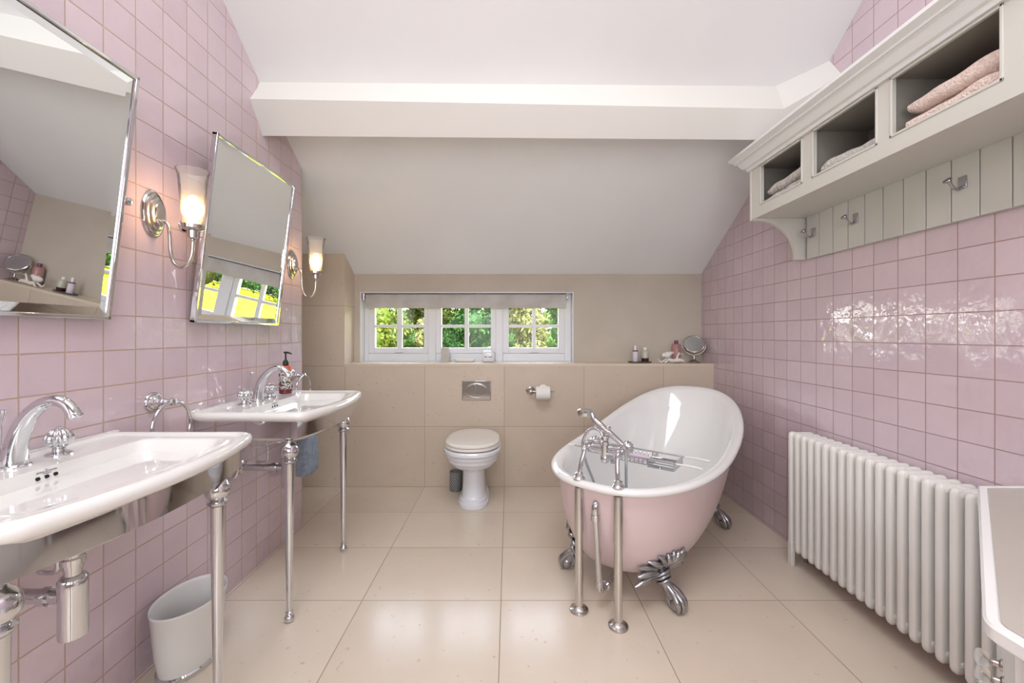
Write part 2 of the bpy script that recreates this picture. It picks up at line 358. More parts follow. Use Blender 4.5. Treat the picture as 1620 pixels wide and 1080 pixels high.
# ---- window: outer frame, three sashes each with four panes
WF = 3.41
def wx(px): return (px-805)*WF/F
def wz(py): return 1.152-(py-528)*WF/F
fr = MB()
fr.box(-1.1835, wx(583), WF, WF+.07, wz(571), wz(463)); fr.box(wx(893), .5105, WF, WF+.07, wz(571), wz(463))
for fa, fb in ((583, 678), (689.5, 784), (795.5, 893)):
    fr.box(wx(fa), wx(fb), WF, WF+.07, wz(571), wz(559)); fr.box(wx(fa), wx(fb), WF, WF+.07, wz(474), wz(463))
fr.box(wx(678), wx(689.5), WF-.006, WF+.07, wz(571), wz(463)); fr.box(wx(784), wx(795.5), WF-.006, WF+.07, wz(571), wz(463))
win = struct('window_1', fr, 'window_white', bevel=.004)
win['kind'] = 'structure'
for k, (s0, s1, pa, pb) in enumerate(((582.5, 678.5, (592, 627), (635, 670.5)), (689, 784.5, (698, 734.5), (741, 776.5)), (795, 893.5, (805, 842), (848, 883.5)))):
    s = MB(); y0, y1 = WF+.012, WF+.055; zb, zt = wz(558.8), wz(474)
    pz0 = wz(550); pz1, pz2 = wz(518), wz(513.3); pz3 = wz(479)
    s.box(wx(s0), wx(pa[0]), y0, y1, zb, zt); s.box(wx(pb[1]), wx(s1), y0, y1, zb, zt)
    s.box(wx(pa[0]), wx(pb[1]), y0, y1, zb, pz0); s.box(wx(pa[0]), wx(pb[1]), y0, y1, pz3, zt)
    s.box(wx(pa[1]), wx(pb[0]), y0+.006, y1-.006, pz0, pz3); s.box(wx(pa[0]), wx(pa[1]), y0+.004, y1-.008, pz1, pz2); s.box(wx(pb[0]), wx(pb[1]), y0+.004, y1-.008, pz1, pz2)
    so = s.build('sash', 'window_white', win, bevel=.0035)
    MB().box(wx(pa[0])-.004, wx(pb[1])+.004, WF+.032, WF+.036, pz0-.004, pz3+.004).build('glass_pane', 'window_glass', so)
    if k != 1:
        xm = (wx(pa[1])+wx(pb[0]))/2
        h = MB(); h.box(xm-.022, xm+.022, WF+.002, WF+.012, zb+.004, zb+.018)
        h.tube(spline([(xm-.045, WF-.004, zb+.007), (xm-.015, WF-.010, zb+.013), (xm+.02, WF-.006, zb+.015), (xm+.03, WF+.002, zb+.012)], 4), .0045, 8)
        h.build('stay_handle', 'window_white', so)
# ---- roller blind in the reveal
bl = thing('roller_blind', 'mottled beige-grey blind rolled up across the top of the window', 'blind', (-.34, 3.37, 1.44))
b = MB(); n = 24; xs = [-1.155, .462]
prof = [(3.352, 1.470), (3.345, 1.455), (3.346, 1.395), (3.350, 1.360), (3.358, 1.358), (3.362, 1.395), (3.375, 1.40), (3.392, 1.42), (3.396, 1.445), (3.385, 1.466), (3.368, 1.474)]
b.prism([(xs[0], y, z) for y, z in prof], (xs[1]-xs[0], 0, 0)); b.build('blind_fabric', 'blind_fabric', bl, bevel=.003)
for x in (-1.170, .472):
    h = MB(); h.box(x-.007, x+.007, 3.356, 3.395, 1.42, 1.4795); h.tube([(x, 3.352, 1.44), (x, 3.352, 1.452)], .009, 10)
    h.build('bracket', 'chrome', bl)
# baseboards are tiled here; a slim bead runs where the stone column meets the recess
# ------------------------------------------------------------------ outside
def zg(y): return -2.3+(min(y, 22)-4)*.122
g = MB(); ys = [3.9, 8, 14, 22, 34]
pts = []; 
for y in ys: pts.append([(-60, y, zg(y)), (90, y, zg(y))])
for a, b_ in zip(pts, pts[1:]): n0 = g.addv([a[0], a[1], b_[1], b_[0]]); g.f.append((n0, n0+1, n0+2, n0+3))
struct('ground_lawn', g, 'lawn')
def crown(seed, n, blobs, leaf, lm, x, y, label, h, r):
    rnd = random.Random(seed); m = MB(); z0 = zg(y)
    spheres = []
    for i in range(blobs):
        a = rnd.uniform(0, 2*PI); rr = r*rnd.uniform(0, .62); zz = rnd.uniform(.12, .86)*h
        br = r*rnd.uniform(.34, .55)*(1-.35*abs(zz/h-.45))
        spheres.append((Vector((x+rr*math.cos(a), y+rr*math.sin(a), z0+zz)), br))
    for i in range(n):
        c_, br = spheres[i % blobs]
        d = Vector((rnd.gauss(0, 1), rnd.gauss(0, 1)-.35, rnd.gauss(0, 1)+.1)).normalized()
        p = c_+d*br*rnd.uniform(.60, 1.06)
        nn = (d+Vector((rnd.uniform(-1, 1), rnd.uniform(-1, 1), rnd.uniform(-1, 1)))*.8).normalized()
        a, b2, _ = frame(nn); s = leaf*rnd.uniform(.6, 1.3); th = rnd.uniform(0, PI)
        u = a*math.cos(th)+b2*math.sin(th); v = nn.cross(u)
        k = m.addv([p-u*s, p-v*s*.45+nn*s*.12, p+u*s, p+v*s*.45+nn*s*.12]); m.f.append((k, k+1, k+2, k+3))
    for c_, br in spheres:
        m.sphere(c_, br*.64, seg=8, n=5)
    root = thing('leafy_tree', label, 'tree', (x, y, z0), 'trees beyond the lawn')
    m.build('foliage', lm, root)
    MB().tube([(x, y, z0-.05), (x+.05, y, z0+h*.25), (x-.05, y, z0+h*.6)], [.2, .16, .08], 8).build('trunk', 'bark', root)
    return root
TR = [(-10.5, 23, 'leaf_green', 6, 2.6, 'bushy mid-green tree beyond the left edge of the window view'),
      (-6.6, 20, 'leaf_lime', 5.6, 2.4, 'lime-green tree filling the left sash of the window'),
      (-4.4, 24.5, 'leaf_lime', 5.4, 1.9, 'yellow-green tree in the right-hand panes of the left sash'),
      (-3.35, 17.5, 'leaf_pale', 2.9, .75, 'low yellow shrub at the bottom left of the middle sash'),
      (-2.1, 20.5, 'leaf_dark', 6.4, 2.1, 'dark green tree filling the left of the middle sash'),
      (-.5, 25.5, 'leaf_dark', 6.0, 1.7, 'dark green tree in the right-hand panes of the middle sash'),
      (.85, 18.8, 'leaf_pale', 5.0, 1.35, 'pale yellow-green tree in the left panes of the right sash'),
      (3.3, 22.5, 'leaf_green', 5.8, 2.0, 'fresh green tree in the right panes of the right sash'),
      (7.0, 22, 'leaf_dark', 6.2, 2.6, 'dark tree right of the fresh green one, glimpsed in the pivot mirrors'),
      (11.4, 26, 'leaf_dark', 5.6, 2.7, 'second dark tree reflected above the lawn in the far pivot mirror'),
      (16.2, 24, 'leaf_pale', 5.0, 2.4, 'pale tree reflected above the lawn in the far pivot mirror'),
      (21.8, 26.5, 'leaf_dark', 6.0, 2.9, 'broad dark tree reflected at the right of the far pivot mirror'),
      (27.5, 27, 'leaf_green', 5.8, 3.0, 'mid-green tree furthest right along the lawn edge'),
      (34.5, 26.5, 'leaf_dark', 5.8, 3.2, 'dark tree at the far right end of the lawn edge')]
for i, (x, y, lm, h, r, lab) in enumerate(TR):
    big = r > 1
    crown(100+i, 9500 if big else 2600, 36 if big else 10, .10, lm, x, y, lab, h, r)
def hedge():
    rnd = random.Random(55); m = MB(); z0 = zg(31); y = 31.5
    for i in range(150):
        cx_ = -20+72*i/149+rnd.uniform(-.3, .3)
        for zz in (.9, 2.4, 3.9, 5.2+rnd.uniform(-.3, .7)):
            c_ = Vector((cx_, y+rnd.uniform(-.3, .3), z0+zz)); br = rnd.uniform(.85, 1.15); m.sphere(c_, br*.72, seg=8, n=5)
            for k in range(26):
                d = Vector((rnd.gauss(0, 1), rnd.gauss(0, .8)-.9, rnd.gauss(0, 1)+.1)).normalized(); p = c_+d*br*rnd.uniform(.7, 1.03)
                nn = (d+Vector((rnd.uniform(-1, 1), rnd.uniform(-1, 1), rnd.uniform(-1, 1)))*.8).normalized(); a, b2, _ = frame(nn); s_ = .17*rnd.uniform(.6, 1.3)
                q = m.addv([p-a*s_, p-b2*s_*.45, p+a*s_, p+b2*s_*.45]); m.f.append((q, q+1, q+2, q+3))
    tag(m.build('tall_hedge', 'leaf_green', loc=(16, y, z0)), 'tall green hedge closing the garden behind all the trees', 'hedge')
hedge()
# ------------------------------------------------------------------ washstands (far one first, then copied)
YC = 1.938
def outline(hw=.33, side=.445, bow=.055, n=128, inset=0, cv=.235, poly=None):
    if poly is None:
        poly = [(-hw, 0), (hw, 0), (hw, side-.02)]
        for i in range(17):
            q = i/16; u = hw-.012-(2*hw-.024)*q; poly.append((u, side+bow*(1-(2*q-1)**2)))
        poly.append((-hw, side-.02))
    out = []
    for k in range(n):
        th = 2*PI*k/n; dx, dy = math.cos(th), math.sin(th); best = None
        for i in range(len(poly)):
            x1, y1 = poly[i]; x2, y2 = poly[(i+1) % len(poly)]; y1 -= cv; y2 -= cv
            ex, ey = x2-x1, y2-y1; den = dx*ey-dy*ex
            if abs(den) < 1e-9: continue
            tt = (x1*ey-y1*ex)/den; ss = (x1*dy-y1*dx)/den
            if tt > 0 and -1e-6 <= ss <= 1+1e-6 and (best is None or tt < best): best = tt
        out.append((th, best-inset))
    rs = [r for _, r in out]                   # soften corners
    for _ in range(1): rs = [(rs[i-1]+2*rs[i]+rs[(i+1) % n])/4 for i in range(n)]
    return [(out[i][0], rs[i]) for i in range(n)]
def ring_at(ol, z, k=1, inset=0, cv=.235, dz=None):
    return [(XL+.003+cv+r_*math.sin(th), YC+r_*math.cos(th), z) for th, r_ in [(th, max(r*k-inset, .001)) for th, r in ol]]
def bowl_poly():
    p = [(-.235, .150), (.235, .150), (.262, .17), (.255, .37)]
    for i in range(11):
        q = i/10; u = .235-.47*q; p.append((u, .395+.042*(1-(2*q-1)**2)))
    p += [(-.255, .37), (-.262, .17)]
    return p
def make_washstand():
    root = thing('console_washbasin', 'x', 'washbasin', (XL+.23, YC, 0), 'pair of console washbasins')
    O = outline(); B = outline(poly=bowl_poly())
    m = MB()
    rs = [ring_at(O, .790, inset=.055), ring_at(O, .806, inset=.030), ring_at(O, .813, inset=.010), ring_at(O, .822, inset=.001), ring_at(O, .833, inset=0), ring_at(O, .843, inset=.006),
          ring_at(O, .8465, inset=.016), ring_at(O, .846, inset=.026), ring_at(O, .840, inset=.036), ring_at(O, .8385, inset=.045)]
    def mixring(k, z): return [(XL+.238+r_*math.sin(th), YC+r_*math.cos(th), z) for th, r_ in [(th, (a-.045)*(1-k)+b2*k) for (th, a), (_, b2) in zip(O, B)]]
    rs += [mixring(.5, .8385), ring_at(B, .8375), ring_at(B, .833, .985), ring_at(B, .80, .94), ring_at(B, .765, .86), ring_at(B, .735, .72), ring_at(B, .722, .5), ring_at(B, .717, .2), ring_at(B, .716, .06)]
    m.rings(rs)
    # underside of the bowl
    m.rings([ring_at(B, .805, 1.06), ring_at(B, .76, .99), ring_at(B, .715, .85), ring_at(B, .69, .6), ring_at(B, .68, .3), ring_at(B, .678, .12)])
    # low splash ridge along the wall
    m.box(XL+.003, XL+.02, YC-.325, YC+.325, .83, .850)
    basin = m.build('basin', 'ceramic', root, angle=50)
    for i in (-1, 0, 1):
        h = MB(); p = Vector((XL+.1555, YC+i*.019-.003, .8165)); nrm = Vector((.86, 0, .5)); h.lathe([(.0048, -.002), (.0048, .0022)], p, nrm, 14)
        h.build('overflow_hole', 'dark_hole', basin)
    for txt, dz, sz in (('The', .0, .0046), ('IMPERIAL BATHROOM', -.0041, .0044), ('Company', -.0082, .0046)):
        cu = bpy.data.curves.new('t', 'FONT'); cu.body = txt; cu.size = sz; cu.align_x = 'CENTER'; cu.offset = .00012
        to = bpy.data.objects.new('t', cu); C.collection.objects.link(to); bpy.context.view_layer.update()
        me = bpy.data.meshes.new_from_object(to.evaluated_get(bpy.context.evaluated_depsgraph_get())); bpy.data.objects.remove(to)
        me.materials.append(MATS['label_ink']); lo = bpy.data.objects.new('maker_lettering', me); C.collection.objects.link(lo)
        # lettering reads when facing the wall: x runs along -? of the wall, y runs uphill
        up = Vector((-.10, 0, .99)).normalized(); right = Vector((0, 1, 0)); nn = right.cross(up).normalized()
        M_ = Matrix((right, up, nn)).transposed().to_4x4()
        base = Vector((XL+.1560, YC-.003, .8318))-Vector(basin['_o'])
        lo.matrix_local = Matrix.Translation(base+up*dz*1.0) @ M_; lo.parent = basin
    # chrome drain in the bowl
    MB().lathe([(.02, 0), (.022, .002), (.012, .004), (.001, .0045)], (XL+.22, YC, .7165), seg=20).build('drain', 'chrome', root)
    # spout tap
    X0 = XL+.076
    pts = [(X0, .838), (X0+.001, .86), (X0+.006, .895), (X0+.018, .93), (X0+.038, .962), (X0+.068, .987), (X0+.100, .995), (X0+.124, .985), (X0+.138, .968), (X0+.142, .958)]
    R = [.025, .023, .0205, .0185, .0165, .0145, .013, .0128, .0135, .0138]
    tp = MB().tube(spline([(x, YC, z) for x, z in pts], 4), lerp_list(R, 4), 24, upv=(0, 1, 0)); tp.lathe([(.029, 0), (.029, .004), (.025, .007)], (X0, YC, .838)); tp.lathe([(.0145, 0), (.0152, .002), (.0152, .008), (.0125, .010), (.011, .007)], (XL+.2175, YC, .962), (.32, 0, -.95), 24)
    spout = tp.build('spout', 'chrome', root)
    MB().tube([(XL+.040, YC, .838), (XL+.046, YC, .945), (XL+.047, YC, .950), (XL+.050, YC, .972)], [.0022, .0022, .0035, .0065], 10).build('pop_up_rod', 'chrome', spout)
    for sgn in (-1, 1):
        k = MB(); y = YC+sgn*.098
        k.lathe([(.027, 0), (.027, .004), (.023, .007), (.014, .010), (.0125, .017), (.016, .021), (.017, .024)], (X0, y, .838))
        k.lathe([(.015, .023), (.022, .028), (.0265, .036), (.0275, .044), (.0255, .053), (.020, .061), (.013, .067), (.008, .069), (.006, .073), (.001, .075)], (X0, y, .838), seg=96, rib=(.07, 14))
        k.build('tap_handle', 'chrome', root)
    # chrome apron band
    ap = MB(); N_ = 40; outer = []; inner = []
    hw, sd = .305, .415
    for i in range(N_+1):
        q = i/N_; u = -hw+2*hw*q; outer.append((u, sd+.05*(1-(2*q-1)**2))); 
    def pt(u, v, z): return (XL+v, YC+u, z)
    path = [(-hw, .01)]+outer+[(hw, .01)]
    rs = []
    for (u, v) in path:
        k = 1-.012/hw; rs.append([pt(u, v, .742), pt(u, v, .812), pt(u*k, v-.010, .812), pt(u*k, v-.010, .742)])
    ap.rings(rs); ap.build('apron_band', 'chrome', root, angle=60)
    # two turned legs
    for sgn in (-1, 1):
        l = MB(); o = (XL+.366, YC+sgn*.272, 0)
        l.lathe([(.026, .742), (.027, .75), (.026, .756), (.026, .812)], o)
        l.lathe([(.016, .735), (.030, .738), (.031, .743), (.024, .748)], o)
        l.lathe([(.012, .645), (.016, .652), (.026, .660), (.033, .672), (.0345, .684), (.032, .697), (.024, .710), (.016, .717), (.014, .724), (.020, .732), (.028, .738)], o)
        l.lathe([(.017, .634), (.024, .638), (.028, .643), (.028, .647), (.022, .652), (.012, .655)], o)
        l.lathe([(.011, .05), (.0195, .635)], o)
        l.lathe([(.010, .0), (.014, .002), (.0185, .010), (.019, .018), (.015, .027), (.010, .031), (.014, .036), (.014, .041), (.010, .045), (.011, .052)], o)
        l.build('leg', 'chrome', root, angle=35)
    # bottle trap and waste
    T = (XL+.215, YC, 0); w_ = MB()
    w_.lathe([(.028, .673), (.030, .677), (.030, .682)], T); w_.lathe([(.019, .60), (.019, .68)], T); w_.lathe([(.023, .612), (.023, .624), (.019, .628)], T); w_.lathe([(.0165, .57), (.0165, .615)], T)
    w_.lathe([(.0, .44), (.026, .44), (.027, .448), (.027, .556), (.0275, .56), (.0275, .575), (.022, .583), (.014, .586)], T)
    w_.tube([(T[0]-.02, YC, .532), (XL+.004, YC, .532)], .0165, 20); w_.lathe([(.021, 0), (.021, .02)], (T[0]-.05, YC, .532), (-1, 0, 0)); w_.lathe([(.032, 0), (.030, .006), (.018, .012)], (XL+.0005, YC, .532), (1, 0, 0))
    w_.build('bottle_trap', 'chrome', root)
    q = MB(); q.tube([(T[0], YC, .655), (T[0]-.035, YC-.02, .655)], .008, 10); q.tube([(T[0]-.03, YC-.015, .655), (T[0]-.12, YC-.075, .642)], .0025, 8); q.tube([(XL+.085, YC-.068, .595), (XL+.085, YC-.068, .72)], .0028, 8)
    q.build('lever_rod', 'chrome', root)
    for s_ in (-1, 1):
        v = MB(); v.tube(spline([(XL+.004, YC+s_*.12, .52), (XL+.04, YC+s_*.12, .52), (XL+.055, YC+s_*.115, .55), (XL+.060, YC+s_*.10, .68), (XL+.07, YC+s_*.098, .80)], 5), .006, 10)
        v.build('supply_pipe', 'chrome', root)
    return root
ws1 = make_washstand()
ws1['label'] = 'white console washbasin with the soap bottle on it, nearer the window'
DN = -.955
dup(ws1, (0, DN, 0), 'white console washbasin at the left edge of the photo, above the waste bin')
# ---- pivot mirrors
def make_mirror():
    y0, y1, zb, zt, xb, xt = 1.605, 2.19, 1.196, 1.932, -1.220, -1.131
    root = thing('pivot_mirror', 'x', 'mirror', (XL+.05, (y0+y1)/2, 1.56), 'pair of tilted pivot mirrors')
    up = Vector((xt-xb, 0, zt-zb)); H = up.length; up.normalize(); n = Vector((up.z, 0, -up.x)); O = Vector((xb, 0, zb))
    M_ = Matrix(((0, up.x, n.x, O.x), (1, 0, 0, 0), (0, up.z, n.z, O.z), (0, 0, 0, 1)))    # local (along Y, up, out)
    f = MB(); t_ = .011
    for a in ((y0, y0+t_, 0, H), (y1-t_, y1, 0, H), (y0, y1, 0, t_), (y0, y1, H-t_, H)): f.box(a[0], a[1], a[2], a[3], -.014, .008, M_)
    fo = f.build('frame', 'chrome', root, bevel=.002)
    f = MB(); f.box(y0+.003, y1-.003, .003, H-.003, -.012, -.004, M_); f.build('backing', 'black_plastic', root)
    g_ = MB(); bw = .024; a0, a1, b0, b1 = y0+t_, y1-t_, t_, H-t_
    o_ = [(a0, b0), (a1, b0), (a1, b1), (a0, b1)]; i_ = [(a0+bw, b0+bw), (a1-bw, b0+bw), (a1-bw, b1-bw), (a0+bw, b1-bw)]
    k = g_.addv([M_ @ Vector((u, v, .0035)) for u, v in i_]); g_.f.append((k, k+1, k+2, k+3))
    k2 = g_.addv([M_ @ Vector((u, v, -.004)) for u, v in i_]); g_.f.append((k2+3, k2+2, k2+1, k2))
    for i in range(4): j = (i+1) % 4; g_.f.append((k+i, k2+i, k2+j, k+j))
    go = g_.build('glass', 'mirror_glass', root, angle=1)
    h = MB()
    k = h.addv([M_ @ Vector((u, v, .0035)) for u, v in i_]+[M_ @ Vector((u, v, .0015)) for u, v in o_]+[M_ @ Vector((u, v, -.004)) for u, v in i_]+[M_ @ Vector((u, v, -.004)) for u, v in o_])
    for i in range(4):
        j = (i+1) % 4; h.f += [(k+i, k+j, k+4+j, k+4+i), (k+8+i, k+12+i, k+12+j, k+8+j), (k+4+i, k+4+j, k+12+j, k+12+i)]
    h.build('bevelled_edge', 'mirror_bevel', root, angle=1)
    zm = 1.562; xm = -1.180
    for yy, s_ in ((y0, -1), (y1, 1)):
        b_ = MB(); yk = yy+s_*.02
        b_.tube([(XL+.001, yk, zm), (xm, yk, zm)], .006, 12); b_.lathe([(.020, 0), (.019, .005), (.008, .008)], (XL+.0005, yk, zm), (1, 0, 0))
        b_.lathe([(.002, -.014), (.008, -.013), (.013, -.006), (.0135, 0), (.011, .007), (.005, .010)], (xm, yk, zm), (1, 0, 0)); b_.tube([(xm, yy-s_*.004, zm), (xm, yk, zm)], .006, 10)
        b_.build('pivot_bracket', 'chrome', root)
    return root
mr = make_mirror(); mr['label'] = 'tilted chrome-framed mirror between the two lit wall lamps'
dup(mr, (0, -.922, 0), 'tilted chrome-framed mirror cut off by the left edge of the photo')
# ---- wall lamps
def make_sconce():
    y = 1.452; z = 1.571
    root = thing('wall_lamp', 'x', 'lamp', (XL, y, z), 'pair of candle wall lamps')
    p = MB()
    a, b_, d = Vector((0, 1, 0)), Vector((0, 0, 1)), Vector((1, 0, 0)); rs = []
    for k, h in ((1, .0), (1, .005), (.93, .009), (.86, .009), (.84, .014), (.72, .017), (.68, .017), (.66, .023), (.52, .027), (.48, .027), (.44, .031), (.2, .033), (.02, .033)):
        rs.append([Vector((XL+.0006, y, z))+d*h+a*math.cos(t)*.047*k+b_*math.sin(t)*.082*k for t in [2*PI*i/40 for i in range(40)]])
    p.rings(rs); p.build('backplate', 'nickel', root)
    X0 = XL+.030; XS = XL+.142
    arm = spline([(X0, y, z-.028), (X0+.012, y, z-.026), (X0+.024, y, z-.036), (X0+.031, y, z-.075), (X0+.034, y, z-.13), (X0+.045, y, z-.170), (X0+.070, y, z-.187), (X0+.094, y, z-.176), (X0+.108, y, z-.145), (XS, y, z-.105), (XS, y, z-.085)], 6)
    MB().tube(arm, .0058, 12).build('arm', 'nickel', root)
    c = MB(); c.lathe([(.006, -.098), (.010, -.094), (.007, -.089), (.014, -.084), (.015, -.078), (.0155, -.060), (.026, -.056), (.034, -.052), (.035, -.040), (.033, -.040), (.030, -.048), (.001, -.050)], (XS, y, z)); c.build('cup', 'nickel', root)
    s = MB(); prof = [(.0315, -.046), (.032, -.02), (.036, .03), (.040, .08), (.0425, .115), (.046, .137), (.051, .15)]
    s.lathe(prof+[(r-.0022, h) for r, h in reversed(prof)], (XS, y, z), seg=48); sh = s.build('lamp_shade', 'shade_glass', root)
    cd = MB(); cd.lathe([(.0155, -.048), (.0155, .045), (.014, .056), (.008, .062), (.001, .063)], (XS, y, z)); cd.build('candle_tube', 'candle_glow', root)
    bb = MB(); bb.lathe([(.001, -.004), (.0162, -.002), (.0166, .012), (.0162, .03), (.001, .032)], (XS, y, z)); bb.build('bulb', 'bulb_glow', root)
    return root, (XS, y, z)
sc, sp = make_sconce(); sc['label'] = 'lit candle-style wall lamp with glass shade between the two mirrors'
dup(sc, (0, .925, -.022), 'lit candle-style wall lamp beside the stone wall, furthest along the pink tiles')
# ---- towel rings
def make_ring():
    y, z = 1.452, .915
    root = thing('towel_ring', 'x', 'towel ring', (XL, y, z), 'pair of chrome towel rings')
    m = MB(); m.lathe([(.034, .0005), (.034, .005), (.031, .009), (.027, .010), (.026, .015), (.021, .018), (.019, .022), (.013, .026), (.011, .034), (.0125, .04), (.0095, .046), (.008, .058), (.012, .062), (.0135, .070), (.012, .078), (.004, .083)], (XL, y, z), (1, 0, 0), 28)
    m.build('wall_mount', 'chrome', root)
    r = MB(); R = .083; xc = XL+.070; r.tube([(xc, y+R*math.sin(t), z-R+R*math.cos(t)) for t in [2*PI*i/48 for i in range(48)]], .0058, 12, closed=True); r.build('ring', 'chrome', root)
    return root
tr = make_ring(); tr['label'] = 'chrome towel ring on the pink tiles between the two washbasins'
dup(tr, (0, .928, 0), 'chrome towel ring holding the blue towel past the far washbasin')
# blue towel hanging through the far ring
def sheetfold(): 
    m = MB(); y0, y1 = 2.31, 2.455; xc = XL+.070; rs = []
    n = 26; side = []
    for z, hx in ((.745, .018), (.72, .022), (.65, .032), (.55, .038), (.45, .040), (.40, .041), (.37, .040), (.352, .034)):
        ring_ = []
        k = 1 if z < .73 else .8
        w2 = (.045+.035*min(1, (.745-z)/.2)) 
        for i in range(n):
            t = 2*PI*i/n; cx, sy = math.cos(t), math.sin(t)
            ring_.append((xc+.022+hx*abs(cx)**.6*(1 if cx > 0 else -1)*(1+.10*math.sin(5*t+z*9)), 2.375+w2*abs(sy)**.6*(1 if sy > 0 else -1)*(1+.05*math.sin(4*t+z*11)), z))
        rs.append(ring_)
    m.rings(rs)
    m.tube(spline([(xc, 2.335, .75), (xc, 2.345, .768), (xc, 2.38, .762), (xc, 2.42, .768), (xc, 2.43, .75)], 5), .02, 10)
    return m
tw = sheetfold().build('hand_towel', 'blue_towel', loc=(XL+.07, 2.38, .75), sub=1); tag(tw, 'blue-grey hand towel hanging from the ring behind the far washbasin', 'towel')
# ---- soap pump bottle on far basin
bx, by, bz = XL+.105, 2.125, .8475
sb = thing('soap_dispenser', 'patterned liquid soap bottle with a black pump on the far washbasin', 'soap bottle', (bx, by, bz))
MB().lathe([(.024, 0), (.030, .002), (.031, .01), (.031, .024)], (bx, by, bz)).build('base_band', 'maroon_soap', sb)
MB().lathe([(.0312, .024), (.0312, .026), (.0316, .03), (.0316, .095), (.030, .105), (.024, .115), (.016, .118)], (bx, by, bz)).build('body', 'botanic_label', sb)
MB().lathe([(.016, .112), (.020, .114), (.021, .135), (.017, .142), (.010, .143)], (bx+.004, by, bz)).build('cap', 'orange_cap', sb)
pm = MB(); pm.lathe([(.010, .14), (.0135, .143), (.0145, .158), (.010, .17), (.0045, .172), (.0040, .205), (.006, .207), (.006, .212), (.001, .214)], (bx, by, bz), rib=(.0, 0)); pm.tube([(bx-.008, by, bz+.209), (bx+.012, by, bz+.209), (bx+.032, by-.004, bz+.203)], [.0055, .0048, .0035], 10); pm.build('pump', 'black_plastic', sb)
# ---- oval waste bin
bc = Vector((-1.122, 1.465, 0)); bn = thing('waste_bin', 'oval off-white waste bin with a chrome foot, against the pink tiles', 'bin', bc)
def oval(ax, ay, z, n=48):
    ax *= 1.06; ay *= 1.08
    return [(bc.x+ax*math.cos(2*PI*i/n), bc.y+ay*math.sin(2*PI*i/n), z) for i in range(n)]
MB().rings([oval(.072, .098, .018), oval(.080, .108, .08), oval(.0895, .120, .222), oval(.092, .1225, .226), oval(.0925, .123, .230), oval(.091, .1215, .234), oval(.088, .1185, .230), oval(.086, .116, .222), oval(.077, .105, .08), oval(.069, .095, .024)]).build('body', 'bin_enamel', bn)
MB().rings([oval(.076, .102, 0), oval(.078, .104, .003), oval(.078, .104, .016), oval(.074, .100, .020)]).build('foot', 'chrome', bn)
# ------------------------------------------------------------------ toilet
XT = -.24
def egg(z, hw, yf, yb, n=56, p=2.25):
    out = []; yc = yf+hw*1.05+.02; 
    for i in range(n):
        t = 2*PI*i/n; c_, s_ = math.cos(t), math.sin(t)
        x = hw*abs(c_)**(2/p)*(1 if c_ > 0 else -1)
        y = yc+((yb-yc) if s_ > 0 else (yc-yf))*abs(s_)**(2/(p if s_ < 0 else 3.4))*(1 if s_ > 0 else -1)
        out.append((XT+x, y, z))
    return out
to = thing('toilet', 'white back-to-wall toilet with a stepped bowl below the window', 'toilet', (XT, 2.9, 0))
rings_ = [(0, .098, 2.71), (.006, .101, 2.705), (.030, .101, 2.705), (.034, .094, 2.715), (.052, .092, 2.718), (.058, .083, 2.735), (.085, .078, 2.745), (.16, .074, 2.752), (.235, .074, 2.752), (.250, .082, 2.742), (.260, .104, 2.70), (.275, .126, 2.662), (.295, .143, 2.633), (.318, .153, 2.612), (.319, .160, 2.603), (.326, .166, 2.596),
          (.348, .168, 2.592), (.349, .162, 2.598), (.351, .162, 2.598), (.352, .174, 2.582), (.360, .178, 2.577), (.376, .179, 2.575), (.377, .172, 2.583), (.379, .172, 2.583), (.380, .184, 2.566), (.388, .188, 2.561), (.402, .188, 2.561), (.411, .182, 2.567), (.413, .16, 2.59)]
pn = MB().rings([egg(z, hw, yf, 3.131) for z, hw, yf in rings_]).build('pan', 'toilet_ceramic', to, angle=30)
MB().rings([egg(.413, .165, 2.585, 3.06), egg(.4185, .165, 2.585, 3.06)]).build('seat_gap', 'gap_shadow', to)
MB().rings([egg(.4185, .176, 2.570, 3.06), egg(.421, .1795, 2.566, 3.06), egg(.432, .1795, 2.566, 3.06), egg(.435, .176, 2.570, 3.06)]).build('seat', 'seat_white', to)
MB().rings([egg(.435, .165, 2.585, 3.06), egg(.4385, .165, 2.585, 3.06)]).build('lid_gap', 'gap_shadow', to)
MB().rings([egg(.4385, .174, 2.574, 3.07), egg(.441, .1775, 2.570, 3.07), egg(.450, .1775, 2.570, 3.07), egg(.455, .172, 2.577, 3.065), egg(.4575, .15, 2.60, 3.05), egg(.458, .08, 2.70, 3.0)]).build('lid', 'seat_white', to)
# toilet brush pot
q = (-.392, 3.072, 0)
tb = MB(); tb.lathe([(.040, 0), (.044, .003), (.0445, .138), (.043, .141), (.041, .138), (.040, .02), (.001, .02)], q, seg=40)
tag(tb.build('toilet_brush_holder', 'lattice_grey', loc=q), 'small grey lattice-patterned brush pot behind the toilet', 'brush pot')
# flush plate
fx, fz = -.243, 1.152-89/210
fp = thing('flush_plate', 'chrome dual flush plate on the stone wall above the toilet', 'flush plate', (fx, D, fz))
MB().box(fx-.108, fx+.108, D-.010, D-.0005, fz-.073, fz+.073).build('plate', 'chrome', fp, bevel=.004)
for s_ in (-1, 1):
    poly = [(fx+s_*.002, D-.016, fz-.048)]; n = 16
    poly = [(fx+s_*(.003+.075*math.cos(-PI/2+PI*i/n)), D-.016, fz+.047*math.sin(-PI/2+PI*i/n)) for i in range(n+1)]
    MB().prism(poly, (0, .006, 0)).build('button', 'chrome', fp, bevel=.002)
MB().tube([(fx+.082*math.cos(t), D-.0125, fz+.053*math.sin(t)) for t in [2*PI*i/48 for i in range(48)]], .0018, 8, closed=True).build('oval_trim', 'brushed_chrome', fp)
